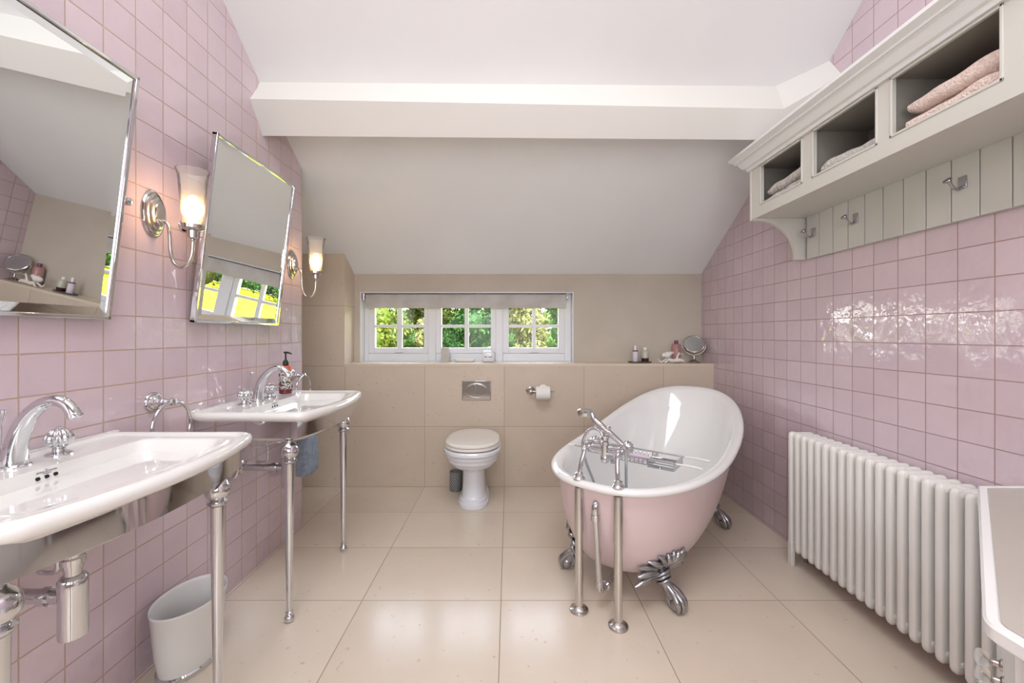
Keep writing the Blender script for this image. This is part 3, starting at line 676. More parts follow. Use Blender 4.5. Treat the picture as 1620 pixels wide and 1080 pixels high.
# toilet roll holder + roll
hx, hz = .162, .728
th = thing('toilet_roll_holder', 'chrome toilet roll holder on the stone wall right of the toilet', 'roll holder', (hx, D, hz))
m = MB(); m.lathe([(.033, .0005), (.033, .005), (.030, .009), (.026, .010), (.024, .015), (.018, .018), (.012, .024), (.010, .04), (.0135, .052), (.014, .065), (.010, .076), (.003, .078)], (hx, D, hz), (0, -1, 0), 28); m.build('wall_mount', 'nickel', th)
MB().tube([(hx, D-.064, hz), (hx+.165, D-.064, hz), (hx+.172, D-.064, hz)], [.005, .005, .009], 12).build('bar', 'nickel', th)
rl = thing('toilet_roll', 'white toilet roll with its end folded to a point, on the chrome holder', 'toilet roll', (.25, D-.064, hz-.01))
cx, cy, cz = .25, D-.064, hz-.012
r = MB(); r.lathe([(.018, -.052), (.048, -.052), (.050, -.050), (.050, .050), (.048, .052), (.018, .052), (.017, -.052)], (cx, cy, cz), (1, 0, 0), 40); r.build('roll', 'paper', rl)
r = MB(); y_ = cy-.036; r.prism([(cx-.05, y_, cz+.036), (cx+.05, y_, cz+.036), (cx+.012, y_+.004, cz+.066), (cx-.012, y_+.004, cz+.066)], (0, .002, 0)); r.build('folded_end', 'paper', rl)
# ------------------------------------------------------------------ bathtub
P0 = Vector((.492, 1.886, 0)); A = Vector((.615, .788, 0)).normalized(); Bv = Vector((A.y, -A.x, 0))
def P(t, b, z): return P0+A*t+Bv*b+Vector((0, 0, z))
T0, T1, WH = -.274, 1.292, .400
KX = [(-.3, .540), (0, .541), (.25, .546), (.45, .560), (.65, .592), (.85, .640), (1.0, .684), (1.15, .735), (1.28, .783), (1.4, .82)]
def zr(t):
    for (a, za), (b, zb) in zip(KX, KX[1:]):
        if t <= b:
            q = (t-a)/(b-a); q = max(0, min(1, q)); return za+(zb-za)*q
    return KX[-1][1]
def zrs(t): return (zr(t-.09)+zr(t-.045)+zr(t)+zr(t+.045)+zr(t+.09))/5
NB = 96
def supe(phi, t0, t1, w):
    tc = t0+.42*(t1-t0) if False else (t0+t1)/2
    n = 2.45 if math.cos(phi) < 0 else 2.5
    c_, s_ = math.cos(phi), math.sin(phi)
    return (tc+(t1-t0)/2*abs(c_)**(2/n)*(1 if c_ > 0 else -1), w*abs(s_)**(2/n)*(1 if s_ > 0 else -1))
def rimring(ins, dz):
    out = []
    for i in range(NB):
        ph = 2*PI*i/NB; t, b = supe(ph, T0+ins, T1-ins, WH-ins); out.append(P(t, b, zrs(t)+dz))
    return out
def bodyring(th, thick, zb):
    s, c_ = math.sin(th), 1-math.cos(th); lin = s
    t0 = T0+.035+thick+.030*lin+.15*c_; t1 = T1-.045-thick-.23*lin-.27*c_; w = WH-.040-thick-.030*lin-.125*c_
    out = []
    for i in range(NB):
        ph = 2*PI*i/NB; tr_, _ = supe(ph, T0+.035, T1-.045, WH-.04); t, b = supe(ph, t0, t1, w)
        out.append(P(t, b, (zrs(tr_)-.02)+(zb-zrs(tr_)+.02)*s))
    return out
bt = thing('slipper_bath', 'freestanding claw-foot slipper bath, pink outside and white inside', 'bathtub', P(.5, 0, 0))
m = MB(); m.rings([bodyring(PI/2*i/18, 0, .128) for i in range(19)], c0=False); m.build('tub_body', 'bath_pink', bt, angle=60)
m = MB(); rs = [rimring(.036, -.022), rimring(.016, -.024), rimring(.004, -.017), rimring(0, -.007), rimring(.004, .003), rimring(.013, .008), rimring(.030, .008), rimring(.048, .001), rimring(.056, -.008)]
rs += [bodyring(PI/2*i/18, .016, .165) for i in range(2, 19)]
m.rings(rs, c0=False); m.build('enamel_lining', 'bath_enamel', bt, angle=60)
def tubw(t, z):                                # half width of the tub body at (t, z)
    best = .12
    for k in range(40):
        th = PI/2*k/39; zz = zrs(t)-.02+(.135-zrs(t)+.02)*math.sin(th)
        if zz <= z:
            s, c_ = math.sin(th), 1-math.cos(th); t0 = T0+.035+.030*s+.15*c_; t1 = T1-.045-.23*s-.27*c_; w = WH-.040-.030*s-.125*c_
            u = abs((t-(t0+t1)/2)/((t1-t0)/2)); best = w*max(0, 1-min(u, 1)**2.47)**(1/2.47); break
    return best
def foot(t0, sg):
    f = MB()
    def Q(dt, b, z): return P(t0+dt, sg*b, z)
    # ball under the claw
    c_ = Q(0, .262, .033); f.sphere(c_, .030, 1.05, 20, 10)
    # shank
    f.tube(spline([Q(0, .188, .175), Q(0, .190, .15), Q(0, .204, .118), Q(0, .226, .085), Q(0, .248, .058)], 5), lerp_list([.034, .030, .024, .023, .026], 5), 16)
    # knot rings at the ankle
    for z_, b_, rr in ((.142, .194, .036), (.128, .199, .031), (.113, .207, .0285)):
        cc = Q(0, b_, z_); d_ = (Q(0, .226, .085)-Q(0, .19, .15)).normalized(); u, v, _ = frame(d_)
        f.tube([cc+(u*math.cos(q)+v*math.sin(q))*rr for q in [2*PI*i/24 for i in range(24)]], .007, 8, closed=True)
    # four talons curling over the ball
    for k, an in enumerate((-62, -22, 22, 62)):
        a = math.radians(an); dt, db = math.sin(a), math.cos(a)
        pts = [Q(dt*.012, .222+db*.008, .096), Q(dt*.024, .246+db*.014, .078), Q(dt*.034, .258+db*.028, .054), Q(dt*.034, .260+db*.033, .030), Q(dt*.026, .260+db*.024, .007)]
        f.tube(spline(pts, 5), lerp_list([.012, .0125, .0125, .0105, .005], 5), 10)
    f.tube(spline([Q(0, .21, .08), Q(0, .225, .045), Q(0, .235, .012)], 5), lerp_list([.010, .012, .006], 5), 10)
    # acanthus lobes spreading over the tub side
    for k, (an, ln, rr) in enumerate([(-98+16.33*q, .120+.030*abs(q-6)/6-.010*(q % 2), .0175+.003*(q % 2)) for q in range(13)]):
        a = math.radians(an); pts = []; R_ = []
        for i in range(7):
            q = i/6; dt = math.sin(a)*ln*q; z = .146+math.cos(a)*ln*q*(1-.12*q)+.010*math.sin(PI*q)
            b_ = max(tubw(t0+dt, z), .19-.4*abs(dt))+.004+.012*math.sin(PI*q*.9)
            if i == 0: b_ = .196
            pts.append(Q(dt, b_, z)); R_.append([.008, .012, .8*rr, rr, rr, .85*rr, .3*rr][i])
        f.tube(pts, R_, 10, flat=.75)
        f.tube([p+Bv*sg*.010 for p in pts[1:6]], [.002, .0045, .0055, .005, .002], 6)
    f.build('claw_foot', 'pewter', bt, angle=60)
for t0 in (0, .94):
    for sg in (1, -1): foot(t0, sg)
# overflow and waste pipe outside the tap end
m = MB(); m.lathe([(.030, 0), (.030, .006), (.022, .012), (.018, .03)], P(-.197, .01, .462), -A, 24)
m.tube(spline([P(-.215, .01, .465), P(-.235, .01, .46), P(-.242, .01, .44), P(-.240, .01, .41)], 5), .015, 14); m.lathe([(.019, 0), (.019, .022)], P(-.240, .01, .395), (0, 0, 1), 20)
m.tube([P(-.240, .01, .41), P(-.205, .012, .115)], .0125, 14)
m.tube(spline([P(-.207, .012, .13), P(-.203, .012, .100), P(-.18, .012, .088), P(-.10, .01, .088), P(.05, .0, .088), P(.09, 0, .095), P(.10, 0, .14)], 5), .014, 14); m.lathe([(.019, 0), (.019, .02)], P(-.15, .012, .088), A, 20)
m.build('overflow_pipe', 'chrome', bt)
# ---- bath mixer on standpipes
bmx = thing('bath_mixer', 'chrome bath tap with hand shower on two floor pipes before the bath', 'bath tap', (.362, 1.686, 0))
L_ = Vector((.293, 1.735, 0)); R2 = Vector((.4305, 1.637, 0)); mid = (L_+R2)/2; Z = Vector((0, 0, 1)); across = (R2-L_).normalized()
for q in (L_, R2):
    m = MB(); m.lathe([(.038, 0), (.040, .003), (.038, .008), (.026, .012), (.021, .018), (.0175, .022)], q)
    m.lathe([(.0165, .01), (.0165, .335)], q); m.lathe([(.0185, .33), (.0185, .50), (.017, .515)], q, seg=32); m.build('standpipe', 'brushed_chrome', bmx)
tops = []
for q, sg in ((L_, 1), (R2, -1)):
    tp = q+across*sg*.012+A*.02; tops.append(tp)
    m = MB(); m.lathe([(.025, .546), (.026, .552), (.022, .558), (.017, .562), (.017, .572), (.011, .576)], q, rib=(0, 0))
    m.tube(spline([q+Z*.56, q+across*sg*.006+A*.006+Z*.61, tp+Z*.655, tp+A*.014+Z*.672, tp+A*.04+Z*.676], 6), .0092, 14)
    m.lathe([(.014, 0), (.016, .004), (.016, .022), (.013, .026)], tp+A*.03+Z*.676, A, 20); m.tube([tp+A*.04+Z*.676, tp+A*.10+Z*.678], .0105, 14)
    m.build('riser_leg', 'chrome', bmx)
    k = MB(); k.lathe([(.010, .085), (.016, .090), (.022, .096), (.0245, .104), (.0235, .114), (.018, .121), (.012, .124), (.010, .129), (.001, .131)], tp+Z*.678, A, 64, rib=(.09, 12)); k.build('tap_handle', 'chrome', bmx)
cm = mid+A*.065
m = MB(); m.tube([tops[0]+A*.055+Z*.677, tops[1]+A*.055+Z*.677], .0115, 14); m.tube([tops[0]+A*.035+Z*.655, tops[1]+A*.035+Z*.655], .0045, 10)
m.lathe([(.014, .635), (.017, .645), (.017, .700), (.013, .704), (.011, .706), (.017, .710), (.018, .722), (.012, .728), (.009, .730), (.009, .755), (.012, .758)], cm, seg=24, rib=(0, 0))
m.lathe([(.001, .612), (.014, .616), (.020, .628), (.019, .642), (.014, .650)], cm, seg=24)
m.build('mixer_body', 'chrome', bmx)
m = MB(); m.tube(spline([cm+Z*.63, cm+A*.035+Z*.628, cm+A*.07+Z*.618, cm+A*.085+Z*.598], 6), lerp_list([.013, .012, .012, .012], 6), 14); m.lathe([(.0135, 0), (.0145, .012)], cm+A*.085+Z*.592, (0, 0, 1), 20); m.build('bath_spout', 'chrome', bmx)
m = MB()
hd = cm-across*.078+Z*.812; he = cm+across*.078+Z*.700
m.tube(spline([cm+Z*.752, cm-across*.012+Z*.768, cm-across*.03+Z*.777], 4), .008, 10); m.tube(spline([cm+Z*.755, cm+across*.012+Z*.758, cm+across*.022+Z*.764], 4), .007, 10)
m.tube(spline([cm-across*.02+Z*.772-A*.012, cm+Z*.762-A*.016, cm+across*.018+Z*.750-A*.012], 4), .006, 10)
m.build('cradle', 'chrome', bmx)
m = MB(); dr = (he-hd).normalized()
m.tube(spline([hd+across*.018+Z*.004, hd+dr*.035+Z*.0, hd+dr*.07-Z*.004, hd+dr*.13-Z*.002, he], 5), lerp_list([.010, .012, .0155, .013, .009], 5), 16)
m.lathe([(.001, .014), (.024, .013), (.033, .008), (.034, -.008), (.031, -.015), (.022, -.016), (.001, -.0125)], hd-across*.012+Z*.004, (0, 0, 1), 32)
m.build('hand_shower', 'chrome', bmx)
hose = spline([he, he+across*.010-Z*.035+A*.005, he+across*.004-Z*.09+A*.02, he-across*.012-Z*.17+A*.06, he-across*.03-Z*.26+A*.10, cm+A*.15+Z*.33, cm-across*.06+A*.12+Z*.37, cm-across*.085+A*.07+Z*.50, cm-across*.098+A*.02+Z*.60, cm-across*.102+Z*.665, cm-across*.090+Z*.715, cm-across*.060+Z*.748, cm-across*.025+Z*.745, cm-across*.004+Z*.715], 7)
MB().tube(hose, .0062, 12).build('shower_hose', 'hose_metal', bmx)
# ---- bath rack
rk = thing('bath_rack', 'chrome wire soap rack lying across the bath', 'bath rack', P(.21, 0, .55))
zk = .567; m = MB()
tF, tB = .145, .285
def wedge(t): return tubw(t, .53)
for t in (tF, tB):
    m.tube([P(t, -.300, zk), P(t, .215, zk)], .0042, 10)
x0, x1, x2 = -.125, .085, .205
for z in (.535,):
    for t in (tF+.012, tB-.012): m.tube([P(t, x0, z), P(t, x2, z)], .0026, 8)
for b_ in [x0+i*(x1-x0)/10 for i in range(11)]:
    m.tube(spline([P(tF, b_, zk), P(tF+.004, b_, .548), P(tF+.016, b_, .532), P(tB-.016, b_, .532), P(tB-.004, b_, .548), P(tB, b_, zk)], 3), .0022, 6)
m.build('wire_basket', 'chrome', rk)
m = MB()
for b_ in (x1+.004, x2): m.box(-.0015, .0015, 0, 1, 0, 1, Matrix.Translation(P(tF, b_, .530)) @ Matrix(((Bv.x, A.x*(tB-tF), 0, 0), (Bv.y, A.y*(tB-tF), 0, 0), (0, 0, zk-.530, 0), (0, 0, 0, 1))))
for t in (tF, tB): m.box(0, x2-x1, -.0012, .0012, 0, .014, Matrix.Translation(P(t, x1, .530)) @ Matrix(((Bv.x, A.x, 0, 0), (Bv.y, A.y, 0, 0), (0, 0, 1, 0), (0, 0, 0, 1))))
for t in (tF+.035, tF+.07, tF+.105): m.tube([P(t, x1, .532), P(t, x2, .532)], .0028, 8)
m.build('sponge_tray', 'chrome', rk)
for t in (tF, tB):
    MB().tube(spline([P(t, .215, zk), P(t, .27, zk+.002), P(t, .325, zk)], 4), [.0045]*9, 10).build('rubber_arm', 'white_rubber', rk)
    MB().tube([P(t, -.300, zk), P(t, -.335, zk)], .0055, 10).build('rubber_arm', 'white_rubber', rk)
so = MB(); rs = []
for z, k in ((.5345, .8), (.539, .97), (.547, 1), (.555, .93), (.560, .7), (.5615, .3)):
    rs.append([P(.212+.032*k*math.sin(q), .025+.050*k*math.cos(q), z) for q in [2*PI*i/28 for i in range(28)]])
tag(so.rings(rs).build('soap_bar', 'lilac_soap', loc=P(.212, .025, .5345)), 'oval lilac soap bar lying in the chrome bath rack', 'soap')
# ------------------------------------------------------------------ radiator
rd = thing('column_radiator', 'long white column radiator along the pink tiled right wall', 'radiator', (1.46, 1.6, 0))
def section(y, first=False):
    m = MB(); z0, z1 = .08, .664; hw = .0138
    for k, (xa, xb) in enumerate(((1.400, 1.436), (1.450, 1.478), (1.492, 1.522))):
        r_ = []; n = 20
        for z, s in ((z0, .45), (z0+.004, .75), (z0+.014, .97), (z0+.024, 1), (z1-.024, 1), (z1-.012, .95), (z1-.004, .75), (z1, .4)) if k == 0 else ((z0+.02, .8), (z0+.03, 1), (z1-.03, 1), (z1-.02, .8)):
            ring_ = []
            for i in range(n):
                t = 2*PI*i/n; c_, s_ = math.cos(t), math.sin(t)
                ring_.append(((xa+xb)/2+(xb-xa)/2*s*abs(c_)**.6*(1 if c_ > 0 else -1), y+(hw if k == 0 else .0105)*s*abs(s_)**.6*(1 if s_ > 0 else -1), z))
            r_.append(ring_)
        m.rings(r_)
    for zc_ in (z0+.035, z1-.022):
        r_ = []
        for x, s in ((1.408, .6), (1.414, .95), (1.42, 1), (1.505, 1), (1.515, .9), (1.522, .5)):
            r_.append([(x, y+.0165*s*math.cos(q), zc_+.020*s*math.sin(q)) for q in [2*PI*i/16 for i in range(16)]])
        m.rings(r_)
    return m
PITCH = .0449
s0 = section(2.077).build('column', 'radiator_white', rd)
for i in range(1, 20):
    c_ = s0.copy(); C.collection.objects.link(c_); c_.location = (0, -PITCH*i, 0); c_.parent = rd
for z in (.115, .642): MB().tube([(1.462, 2.06, z), (1.462, 1.215, z)], .019, 16).build('header', 'radiator_white', rd)
for y in (2.077+.0, 1.2239):
    m = MB(); m.box(1.401, 1.420, y-.016, y+.016, 0, .12); m.build('foot', 'radiator_white', rd, bevel=.004)
m = MB(); m.tube([(1.50, 2.10, 0), (1.50, 2.10, .10)], .009, 10); m.tube([(1.50, 2.10, .115), (1.462, 2.09, .115)], .011, 12); m.lathe([(.018, .0), (.018, .03), (.012, .035)], (1.50, 2.10, .095)); m.build('valve', 'pewter', rd)
# ------------------------------------------------------------------ shelf unit with cornice, panelling and hooks
XF, XW = 1.275, XR-.002
su = thing('wall_shelf_unit', 'grey painted wall shelf unit with three cubbies and a boarded back on the right wall', 'shelf', (1.41, 1.6, 1.53))
YN, YFf = .985, 2.185; zB0, zT0 = 1.750, 2.045
op = [(1.806, 2.112), (1.438, 1.749), (1.0715, 1.391)]
m = MB()
zo0, zo1 = 1.806, 2.006
m.box(XF, XF+.02, YN, YFf, zB0, zo0); m.box(XF, XF+.02, YN, YFf, zo1, zT0+.02)
edges = [YFf]+[e for a, b in op for e in (b, a)]+[YN]
for i in range(0, len(edges), 2): m.box(XF, XF+.02, edges[i+1], edges[i], zo0, zo1)
face = m.build('face_frame', 'grey_paint', su)
bead = MB()
for a, b in op:
    e = .008
    bead.box(XF-.003, XF+.004, a, a+e, zo0, zo1); bead.box(XF-.003, XF+.004, b-e, b, zo0, zo1)
    bead.box(XF-.003, XF+.004, a, b, zo0, zo0+e); bead.box(XF-.003, XF+.004, a, b, zo1-e, zo1)
bead.build('bead_moulding', 'grey_paint', face, bevel=.0015)
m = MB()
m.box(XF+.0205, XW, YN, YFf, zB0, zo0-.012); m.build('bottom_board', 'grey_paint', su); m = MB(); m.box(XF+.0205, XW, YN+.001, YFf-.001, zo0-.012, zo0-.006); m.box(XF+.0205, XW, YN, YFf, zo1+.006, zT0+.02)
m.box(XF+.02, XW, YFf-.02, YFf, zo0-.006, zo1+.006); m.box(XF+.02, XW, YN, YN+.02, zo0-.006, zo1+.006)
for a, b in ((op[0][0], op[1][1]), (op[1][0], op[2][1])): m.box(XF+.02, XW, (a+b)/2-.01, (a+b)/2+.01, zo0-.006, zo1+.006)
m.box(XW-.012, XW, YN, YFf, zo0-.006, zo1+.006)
m.build('carcass', 'cubby_shade', su)
# far end panel with edge strip
m = MB(); m.box(XF-.004, XF+.022, YFf, YFf+.012, zB0-.004, zT0+.01); m.box(XF+.022, XW, YFf, YFf+.006, zB0-.004, zT0+.01); m.build('end_panel', 'grey_paint', su, bevel=.0015)
# cornice: front run and the return at the far end
pf = [(0, 0), (.010, 0), (.014, .008), (.014, .014), (.024, .018), (.034, .030), (.042, .046), (.050, .052), (.056, .052), (.056, .060), (.066, .066), (.076, .074), (.076, .086), (0, .086)]
zc0 = 2.008
co = MB(); rs = []
rs.append([(XF-d, YN-.0, zc0+h) for d, h in pf]); rs.append([(XF-d, YFf+.012+d, zc0+h) for d, h in pf]); rs.append([(XW, YFf+.012+d, zc0+h) for d, h in pf])
co.rings(rs); co.box(XF, XW, YN, YFf+.012, zc0+.062, zc0+.086); co.build('cornice', 'cornice_paint', su, angle=25)
# boarded back
bp = MB(); yb = 2.13; grooves = [YN]+sorted([2.044-.0872*i for i in range(13)])+[yb]
for a, b in zip(grooves, grooves[1:]):
    if b-a < .012: continue
    bp.box(XW-.017, XW-.006, a+.0023, b-.0023, 1.535, zB0)
bp.box(XW-.0065, XW, YN, yb, 1.535, zB0); bp.build('boarded_back', 'panel_paint', su, bevel=.001)
# curved brackets
def bracket(y):
    poly = [(XW, zB0), (XF+.004, zB0), (XF+.004, zB0-.008)]
    n = 20
    for i in range(n+1):
        q = PI/2*i/n; poly.append((XF+.012+(.195)*math.sin(q), zB0-.012-.185*(1-math.cos(q))))
    poly += [(XF+.207, 1.535), (XW, 1.535)]
    return MB().prism([(x, y, z) for x, z in poly], (0, .022, 0)).build('bracket', 'grey_paint', su, bevel=.0015)
bracket(2.150); bracket(YN)
def hook(y, z=1.658):
    m = MB(); x = XW-.017
    m.box(x-.005, x, y-.012, y+.012, z-.020, z+.022)
    m.tube(spline([(x-.004, y, z-.012), (x-.016, y, z-.022), (x-.032, y, z-.018), (x-.044, y, z-.004), (x-.050, y, z+.006)], 5), lerp_list([.006, .0048, .0045, .0050, .008], 5), 10)
    m.lathe([(.008, 0), (.013, .004), (.012, .009), (.004, .011)], (x-.050, y, z+.004), (-.7, 0, .7), 16)
    m.build('coat_hook', 'pewter', su, bevel=.001)
for y in (2.078, 1.825, 1.394): hook(y)
# towels in the cubbies
def towel(name, y0, y1, z0, h, x0, x1, m_, label, seed, group=None, taper=.0, layers=2):
    rnd = random.Random(seed); m = MB(); n = 28; K = 22; H = h/layers
    for L_i in range(layers):
        f1, f2, f3 = rnd.uniform(0, 6), rnd.uniform(0, 6), rnd.uniform(0, 6); rs = []
        j0, j1 = rnd.uniform(0, .010), rnd.uniform(0, .014)
        for k in range(K+1):
            u = -math.cos(PI*k/K); q = (u+1)/2; y = y0+j0+(y1-j1-y0-j0)*q
            e = max(.62, (1-abs(u)**8)**.5); lay = H*(1-taper*q)*(1+.10*math.sin(5*q+f1))
            zb = z0+H*L_i*(1-taper*q)+.0006; ring_ = []
            for i in range(n):
                t = 2*PI*i/n; c_, s_ = math.cos(t), math.sin(t)
                xx = (x0+x1)/2-(x1-x0)/2*(abs(c_)**.30)*(1 if c_ > 0 else -1)*(1-.02*(1-e))+.003*math.sin(7*q+f2)
                zz = lay*.5+lay*.53*e*abs(s_)**.8*(1 if s_ > 0 else -1)+.0022*math.sin(16*q+f3+2*c_)
                ring_.append((xx, y, max(zb+zz, z0+.0004)))
            rs.append(ring_)
        m.rings(rs)
    o = m.build(name, m_, loc=((x0+x1)/2, (y0+y1)/2, z0), angle=180, sub=1)
    return tag(o, label, 'towel', group)
zt0 = zo0-.006
tx0, tx1 = XF+.024, XW-.03
towel('folded_towel', 1.085, 1.372, zt0+.001, .059, tx0, tx1, 'pink_towel', 'pale pink folded towel at the bottom of the pair in the nearest cubby', 3, 'pink towels in the shelf unit', 0, 1)
towel('folded_towel', 1.090, 1.368, zt0+.063, .060, tx0+.004, tx1, 'pink_towel', 'pale pink folded towel lying on top of the other pink towel', 4, 'pink towels in the shelf unit', .15, 1)
towel('folded_towel', 1.455, 1.742, zt0+.001, .062, tx0, tx1, 'grey_towel', 'thin grey folded towel in the middle cubby', 5, 'grey towels in the shelf unit', 0, 1)
towel('folded_towel', 1.822, 2.100, zt0+.001, .118, tx0, tx1, 'grey_towel', 'thick crumpled grey towel in the farthest cubby', 9, 'grey towels in the shelf unit', .32, 2)
# ------------------------------------------------------------------ vanity cabinet, cut by the right edge
vc = thing('vanity_cabinet', 'white cabinet with glass door knobs, cut off by the right edge of the photo', 'cabinet', (1.2, .7, 0))
HT = .702
corner = [(XR-.004, 1.236), (1.393, 1.236)]
c0, c1, c2 = Vector((1.393, 1.236)), Vector((.752, .660)), Vector((.744, .60))
d1 = (c1-c0).normalized(); 
cor = [c1-d1*.05*(1-i/6) if i < 6 else c1 for i in range(6)]
arc = []
p_a, p_b, p_c = c1-d1*.018, c1+Vector((-.006, -.006)), c1+Vector((-.007, -.024))
for i in range(9):
    q = i/8; arc.append(p_a*(1-q)**2+p_b*2*q*(1-q)+p_c*q*q)
topo = [Vector(p) for p in corner]+arc+[Vector((.74, .10)), Vector((XR-.004, .10))]
def inset_poly(poly, d, s=None):
    out = []; n = len(poly)
    for i in range(n):
        p, a, b = poly[i], poly[i-1], poly[(i+1) % n]
        e1 = (p-a).normalized(); e2 = (b-p).normalized(); n1 = Vector((-e1.y, e1.x)); n2 = Vector((-e2.y, e2.x))
        k = (n1+n2); k = k/max(k.length_squared/2, .3); out.append(p+k*d)
    return out
V3 = lambda pl, z: [(p.x, p.y, z) for p in pl]
sgn = 1
area = sum(topo[i-1].x*topo[i].y-topo[i].x*topo[i-1].y for i in range(len(topo)))
sgn = 1 if area > 0 else -1
ins = lambda d: inset_poly(topo, d*sgn)
m = MB(); m.rings([V3(ins(.005), HT-.027), V3(ins(0), HT-.022), V3(ins(0), HT-.004), V3(ins(.004), HT), V3(ins(.016), HT), V3(ins(.019), HT-.003)]); m.build('worktop', 'white_gloss', vc)
m = MB(); m.rings([V3(ins(.019), HT-.004), V3(ins(.0195), HT-.0005)]); m.build('top_inlay', 'top_stone', vc)
m = MB(); m.rings([V3(ins(.052), .0), V3(ins(.052), HT-.027)]); m.build('body', 'white_gloss', vc)
dn = Vector((-d1.y, d1.x)); 
if dn.x > 0: dn = -dn
# (d1 runs from the wall corner towards the room; doors lie on that diagonal face)
fc = lambda u, off, z: ((c0+d1*u-dn*(-off)).x, (c0+d1*u-dn*(-off)).y, z)
lenf = (c1-c0).length
for a, b in ((.05, lenf/2-.003), (lenf/2+.003, lenf-.05)):
    m = MB(); m.prism([fc(a, -.051, .09), fc(b, -.051, .09), fc(b, -.051, HT-.05), fc(a, -.051, HT-.05)], (dn.x*.016, dn.y*.016, 0)); dr_ = m.build('door', 'white_gloss', vc, bevel=.002)
    uu = b-.032 if a < .1 else a+.032
    uu = lenf/2-.036 if a < .1 else lenf/2+.036
    kx = Vector(fc(uu, -.035, .398)); dn3 = Vector((dn.x, dn.y, 0))
    k = MB(); k.lathe([(.014, 0), (.013, .003), (.008, .006), (.007, .014), (.010, .018)], kx, dn3, 20); st = k.build('knob_stem', 'nickel', dr_)
    k = MB(); k.lathe([(.004, .018), (.013, .020), (.019, .026), (.020, .033), (.016, .040), (.006, .043), (.001, .0435)], kx, dn3, 24); k.build('glass_knob', 'crystal', dr_)
# ------------------------------------------------------------------ things on the ledge
ZL = .928
def lx(px, y): return (px-805)*y/F
# slate tray with two bottles
y = 3.235
tr_ = MB(); x0, x1 = lx(993, y), lx(1031, y)
rs = []
for z, k in ((ZL+.0005, .86), (ZL+.004, .95), (ZL+.010, 1.0), (ZL+.011, .99), (ZL+.007, .9)):
    rs.append([((x0+x1)/2+(x1-x0)/2*k*abs(math.cos(q))**.9*(1 if math.cos(q) > 0 else -1), y+.045*k*math.sin(q), z) for q in [2*PI*i/36 for i in range(36)]])
tag(tr_.rings(rs).build('slate_tray', 'slate', loc=((x0+x1)/2, y, ZL)), 'dark oval dish under the two small bottles on the ledge', 'tray')
def bottle(name, x, y, z, label, cat, parts):
    r = thing(name, label, cat, (x, y, z))
    for pn_, prof, mt, kw in parts: MB().lathe(prof, (x, y, z), **kw).build(pn_, mt, r)
    return r
bz = ZL+.0075
bottle('spray_bottle', lx(1004.7, y), y-.005, bz, 'slim lilac-labelled spray bottle, left of the two on the dark dish', 'bottle',
       [('body', [(.019, 0), (.0205, .003), (.0205, .078), (.018, .084)], 'lilac_label', {}), ('collar', [(.0185, .079), (.021, .081), (.021, .087), (.012, .090)], 'purple_cap', {}), ('cap', [(.009, .088), (.009, .122), (.007, .125), (.001, .126)], 'white_gloss', {})])
bottle('perfume_bottle', lx(1020.6, y), y+.002, bz, 'rounded clear bottle with dark liquid, right of the two on the dark dish', 'bottle',
       [('liquid', [(.024, 0), (.0275, .003), (.0285, .028), (.027, .029)], 'dark_liquid', {}), ('body', [(.0283, .029), (.0285, .075), (.024, .086), (.013, .092), (.011, .093)], 'clear_bottle', {}), ('cap', [(.012, .092), (.012, .110), (.010, .112), (.001, .113)], 'white_gloss', {})])
yb_ = 3.29
bottle('bath_oil_bottle', lx(1069.8, yb_), yb_, ZL+.0005, 'tall mauve bottle with a purple cap beside the round mirror on the ledge', 'bottle',
       [('body', [(.030, 0), (.033, .003), (.033, .135), (.030, .142), (.014, .146)], 'mauve_bottle', {}), ('cap', [(.014, .144), (.0145, .146), (.0145, .170), (.013, .172), (.001, .173)], 'purple_cap', {})])
# shaving mirror
ym = 3.245; xm = lx(1098, ym)
sm = thing('vanity_mirror', 'small round tilting mirror on a chrome stand at the right end of the ledge', 'mirror', (xm, ym, ZL))
MB().lathe([(.052, .0005), (.054, .003), (.050, .006), (.030, .012), (.012, .022), (.006, .035), (.007, .042), (.005, .050), (.006, .062)], (xm, ym, ZL)).build('stand', 'nickel', sm)
cz_ = ZL+.144; nd = Vector((-.26, -.80, .52)).normalized(); ctr = Vector((xm, ym, cz_))
MB().lathe([(.070, -.009), (.076, -.006), (.078, 0), (.076, .006), (.071, .008), (.070, .004)], ctr, nd, 48).build('rim', 'nickel', sm)
MB().lathe([(.0705, -.004), (.0705, .0045), (.001, .0046)], ctr, nd, 48).build('mirror_disc', 'silver_disc', sm)
u_, v_, _ = frame(nd); sidev = nd.cross(Vector((0, 0, 1))).normalized()
MB().tube(spline([ctr+sidev*.081, ctr+sidev*.079-Z*.035, ctr+sidev*.05-Z*.068, Vector((xm, ym, ZL+.060)), ctr-sidev*.05-Z*.068, ctr-sidev*.079-Z*.035, ctr-sidev*.081], 5), .0035, 10).build('yoke', 'nickel', sm)
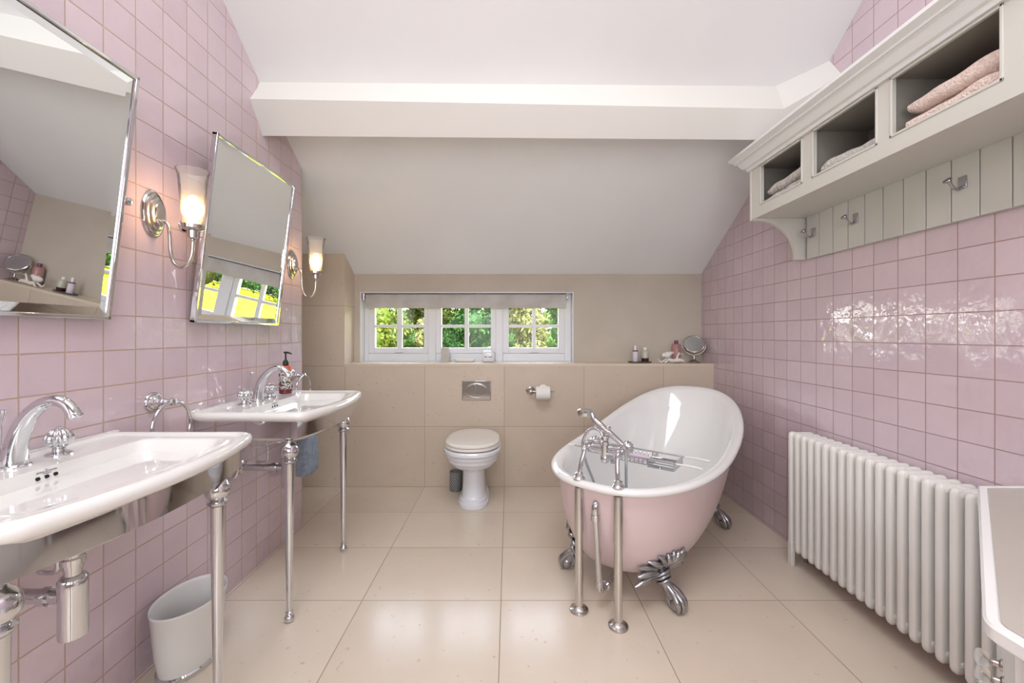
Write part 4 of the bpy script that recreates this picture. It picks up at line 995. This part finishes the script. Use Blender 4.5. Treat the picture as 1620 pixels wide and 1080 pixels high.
# mermaid-like reclining figurine
yf = 3.20; xf = lx(1047, yf)
def fig():
    m = MB(); s = 1
    X = lambda a: lx(a, yf)
    # body lying to the right with raised tail
    m.tube(spline([(X(1056), yf, ZL+.030), (X(1061), yf-.004, ZL+.020), (X(1067), yf, ZL+.018), (X(1072), yf+.003, ZL+.022), (X(1078), yf, ZL+.020), (X(1082), yf+.002, ZL+.013)], 5), lerp_list([.010, .016, .013, .017, .013, .008], 5), 14)
    m.tube(spline([(X(1070), yf, ZL+.028), (X(1072), yf, ZL+.05), (X(1074), yf, ZL+.074), (X(1075), yf, ZL+.082)], 4), lerp_list([.009, .007, .005, .002], 4), 10)
    m.tube(spline([(X(1073), yf, ZL+.066), (X(1077), yf, ZL+.071), (X(1082), yf, ZL+.066)], 4), lerp_list([.006, .006, .002], 4), 10, flat=.5)
    # head with full hair
    m.sphere((X(1055.5), yf, ZL+.062), .027, .9, 16, 10); m.sphere((X(1050.5), yf, ZL+.060), .018, 1, 14, 8); m.sphere((X(1059.5), yf-.004, ZL+.072), .018, .8, 14, 8)
    m.tube(spline([(X(1060), yf, ZL+.080), (X(1064), yf, ZL+.082), (X(1066), yf, ZL+.072)], 4), lerp_list([.006, .005, .003], 4), 8)
    # arms
    m.tube(spline([(X(1057), yf-.01, ZL+.030), (X(1053), yf-.018, ZL+.012), (X(1050), yf-.02, ZL+.006)], 4), lerp_list([.008, .007, .006], 4), 10)
    m.tube(spline([(X(1056), yf+.008, ZL+.032), (X(1050), yf+.01, ZL+.014), (X(1045), yf, ZL+.010), (X(1041), yf-.004, ZL+.030)], 4), lerp_list([.008, .0065, .006, .004], 4), 10)
    m.sphere((X(1064), yf, ZL+.010), .0095, 1, 10, 6)
    return m
tag(fig().build('ceramic_figurine', 'porcelain_matt', loc=(xf, yf, ZL)), 'white ceramic reclining figurine in front of the tall mauve bottle', 'figurine')
# left side of the sill: upright card box, dish, eyelash jar
ys_ = 3.335; zs = .9300
x0, x1 = lx(699, ys_), lx(711, ys_)
m = MB(); m.box(x0, x1, ys_-.015, ys_+.045, zs, zs+.113); tag(m.build('white_box', 'blind_fabric', loc=((x0+x1)/2, ys_, zs), bevel=.002), 'narrow upright pale grey box on the window sill', 'box')
m = MB(); xa, xb = lx(719, ys_), lx(751.5, ys_)
rs = []
for z, k in ((zs, .80), (zs+.004, .86), (zs+.022, 1), (zs+.024, .99), (zs+.008, .80), (zs+.0078, .3)):
    rs.append([((xa+xb)/2+(xb-xa)/2*k*abs(math.cos(q))**.35*(1 if math.cos(q) > 0 else -1), ys_+.040*k*abs(math.sin(q))**.35*(1 if math.sin(q) > 0 else -1), z) for q in [2*PI*(i+.5)/40 for i in range(40)]])
tag(m.rings(rs).build('soap_dish', 'white_gloss', loc=((xa+xb)/2, ys_, zs)), 'shallow white rectangular dish on the sill between the grey box and jar', 'dish')
xj = lx(773, ys_); jr = thing('eyelash_jar', 'white lidded jar with black eyelash drawings on the window sill', 'jar', (xj, ys_, zs))
m = MB(); rs = []
for z, k in ((0, .82), (.003, .93), (.010, .98), (.030, 1), (.060, .98), (.070, .93), (.074, .86), (.077, .86), (.079, .93), (.084, .90), (.088, .6), (.089, .2)):
    rs.append([(xj+.047*k*abs(math.cos(q))**.6*(1 if math.cos(q) > 0 else -1), ys_+.040*k*abs(math.sin(q))**.6*(1 if math.sin(q) > 0 else -1), zs+z) for q in [2*PI*i/48 for i in range(48)]])
m.rings(rs).build('body', 'toilet_ceramic', jr)
for cxx, w2 in ((-.020, .010), (.014, .016)):
    m = MB(); pts = [(xj+cxx+w2*q, ys_-.0405+.004*abs(q+ (cxx>0)*0)*.3, zs+.046-.006*(1-q*q)) for q in (-1, -.6, -.2, .2, .6, 1)]
    m.tube(pts, [.001, .0022, .0028, .0028, .0022, .001], 8)
    for q in (-.8, -.3, .2, .7): m.tube([(xj+cxx+w2*q, ys_-.0405, zs+.042), (xj+cxx+w2*q*1.15, ys_-.0408, zs+.035)], [.0016, .0006], 6)
    m.build('eyelash_drawing', 'black_plastic', jr)
for dx in (0.002, .020):
    MB().sphere((xj+dx, ys_-.008, zs+.094), .0045, 1, 12, 8).build('lid_knob', 'pewter', jr)
# tidy helper properties
for o in bpy.data.objects:
    if '_o' in o: del o['_o']
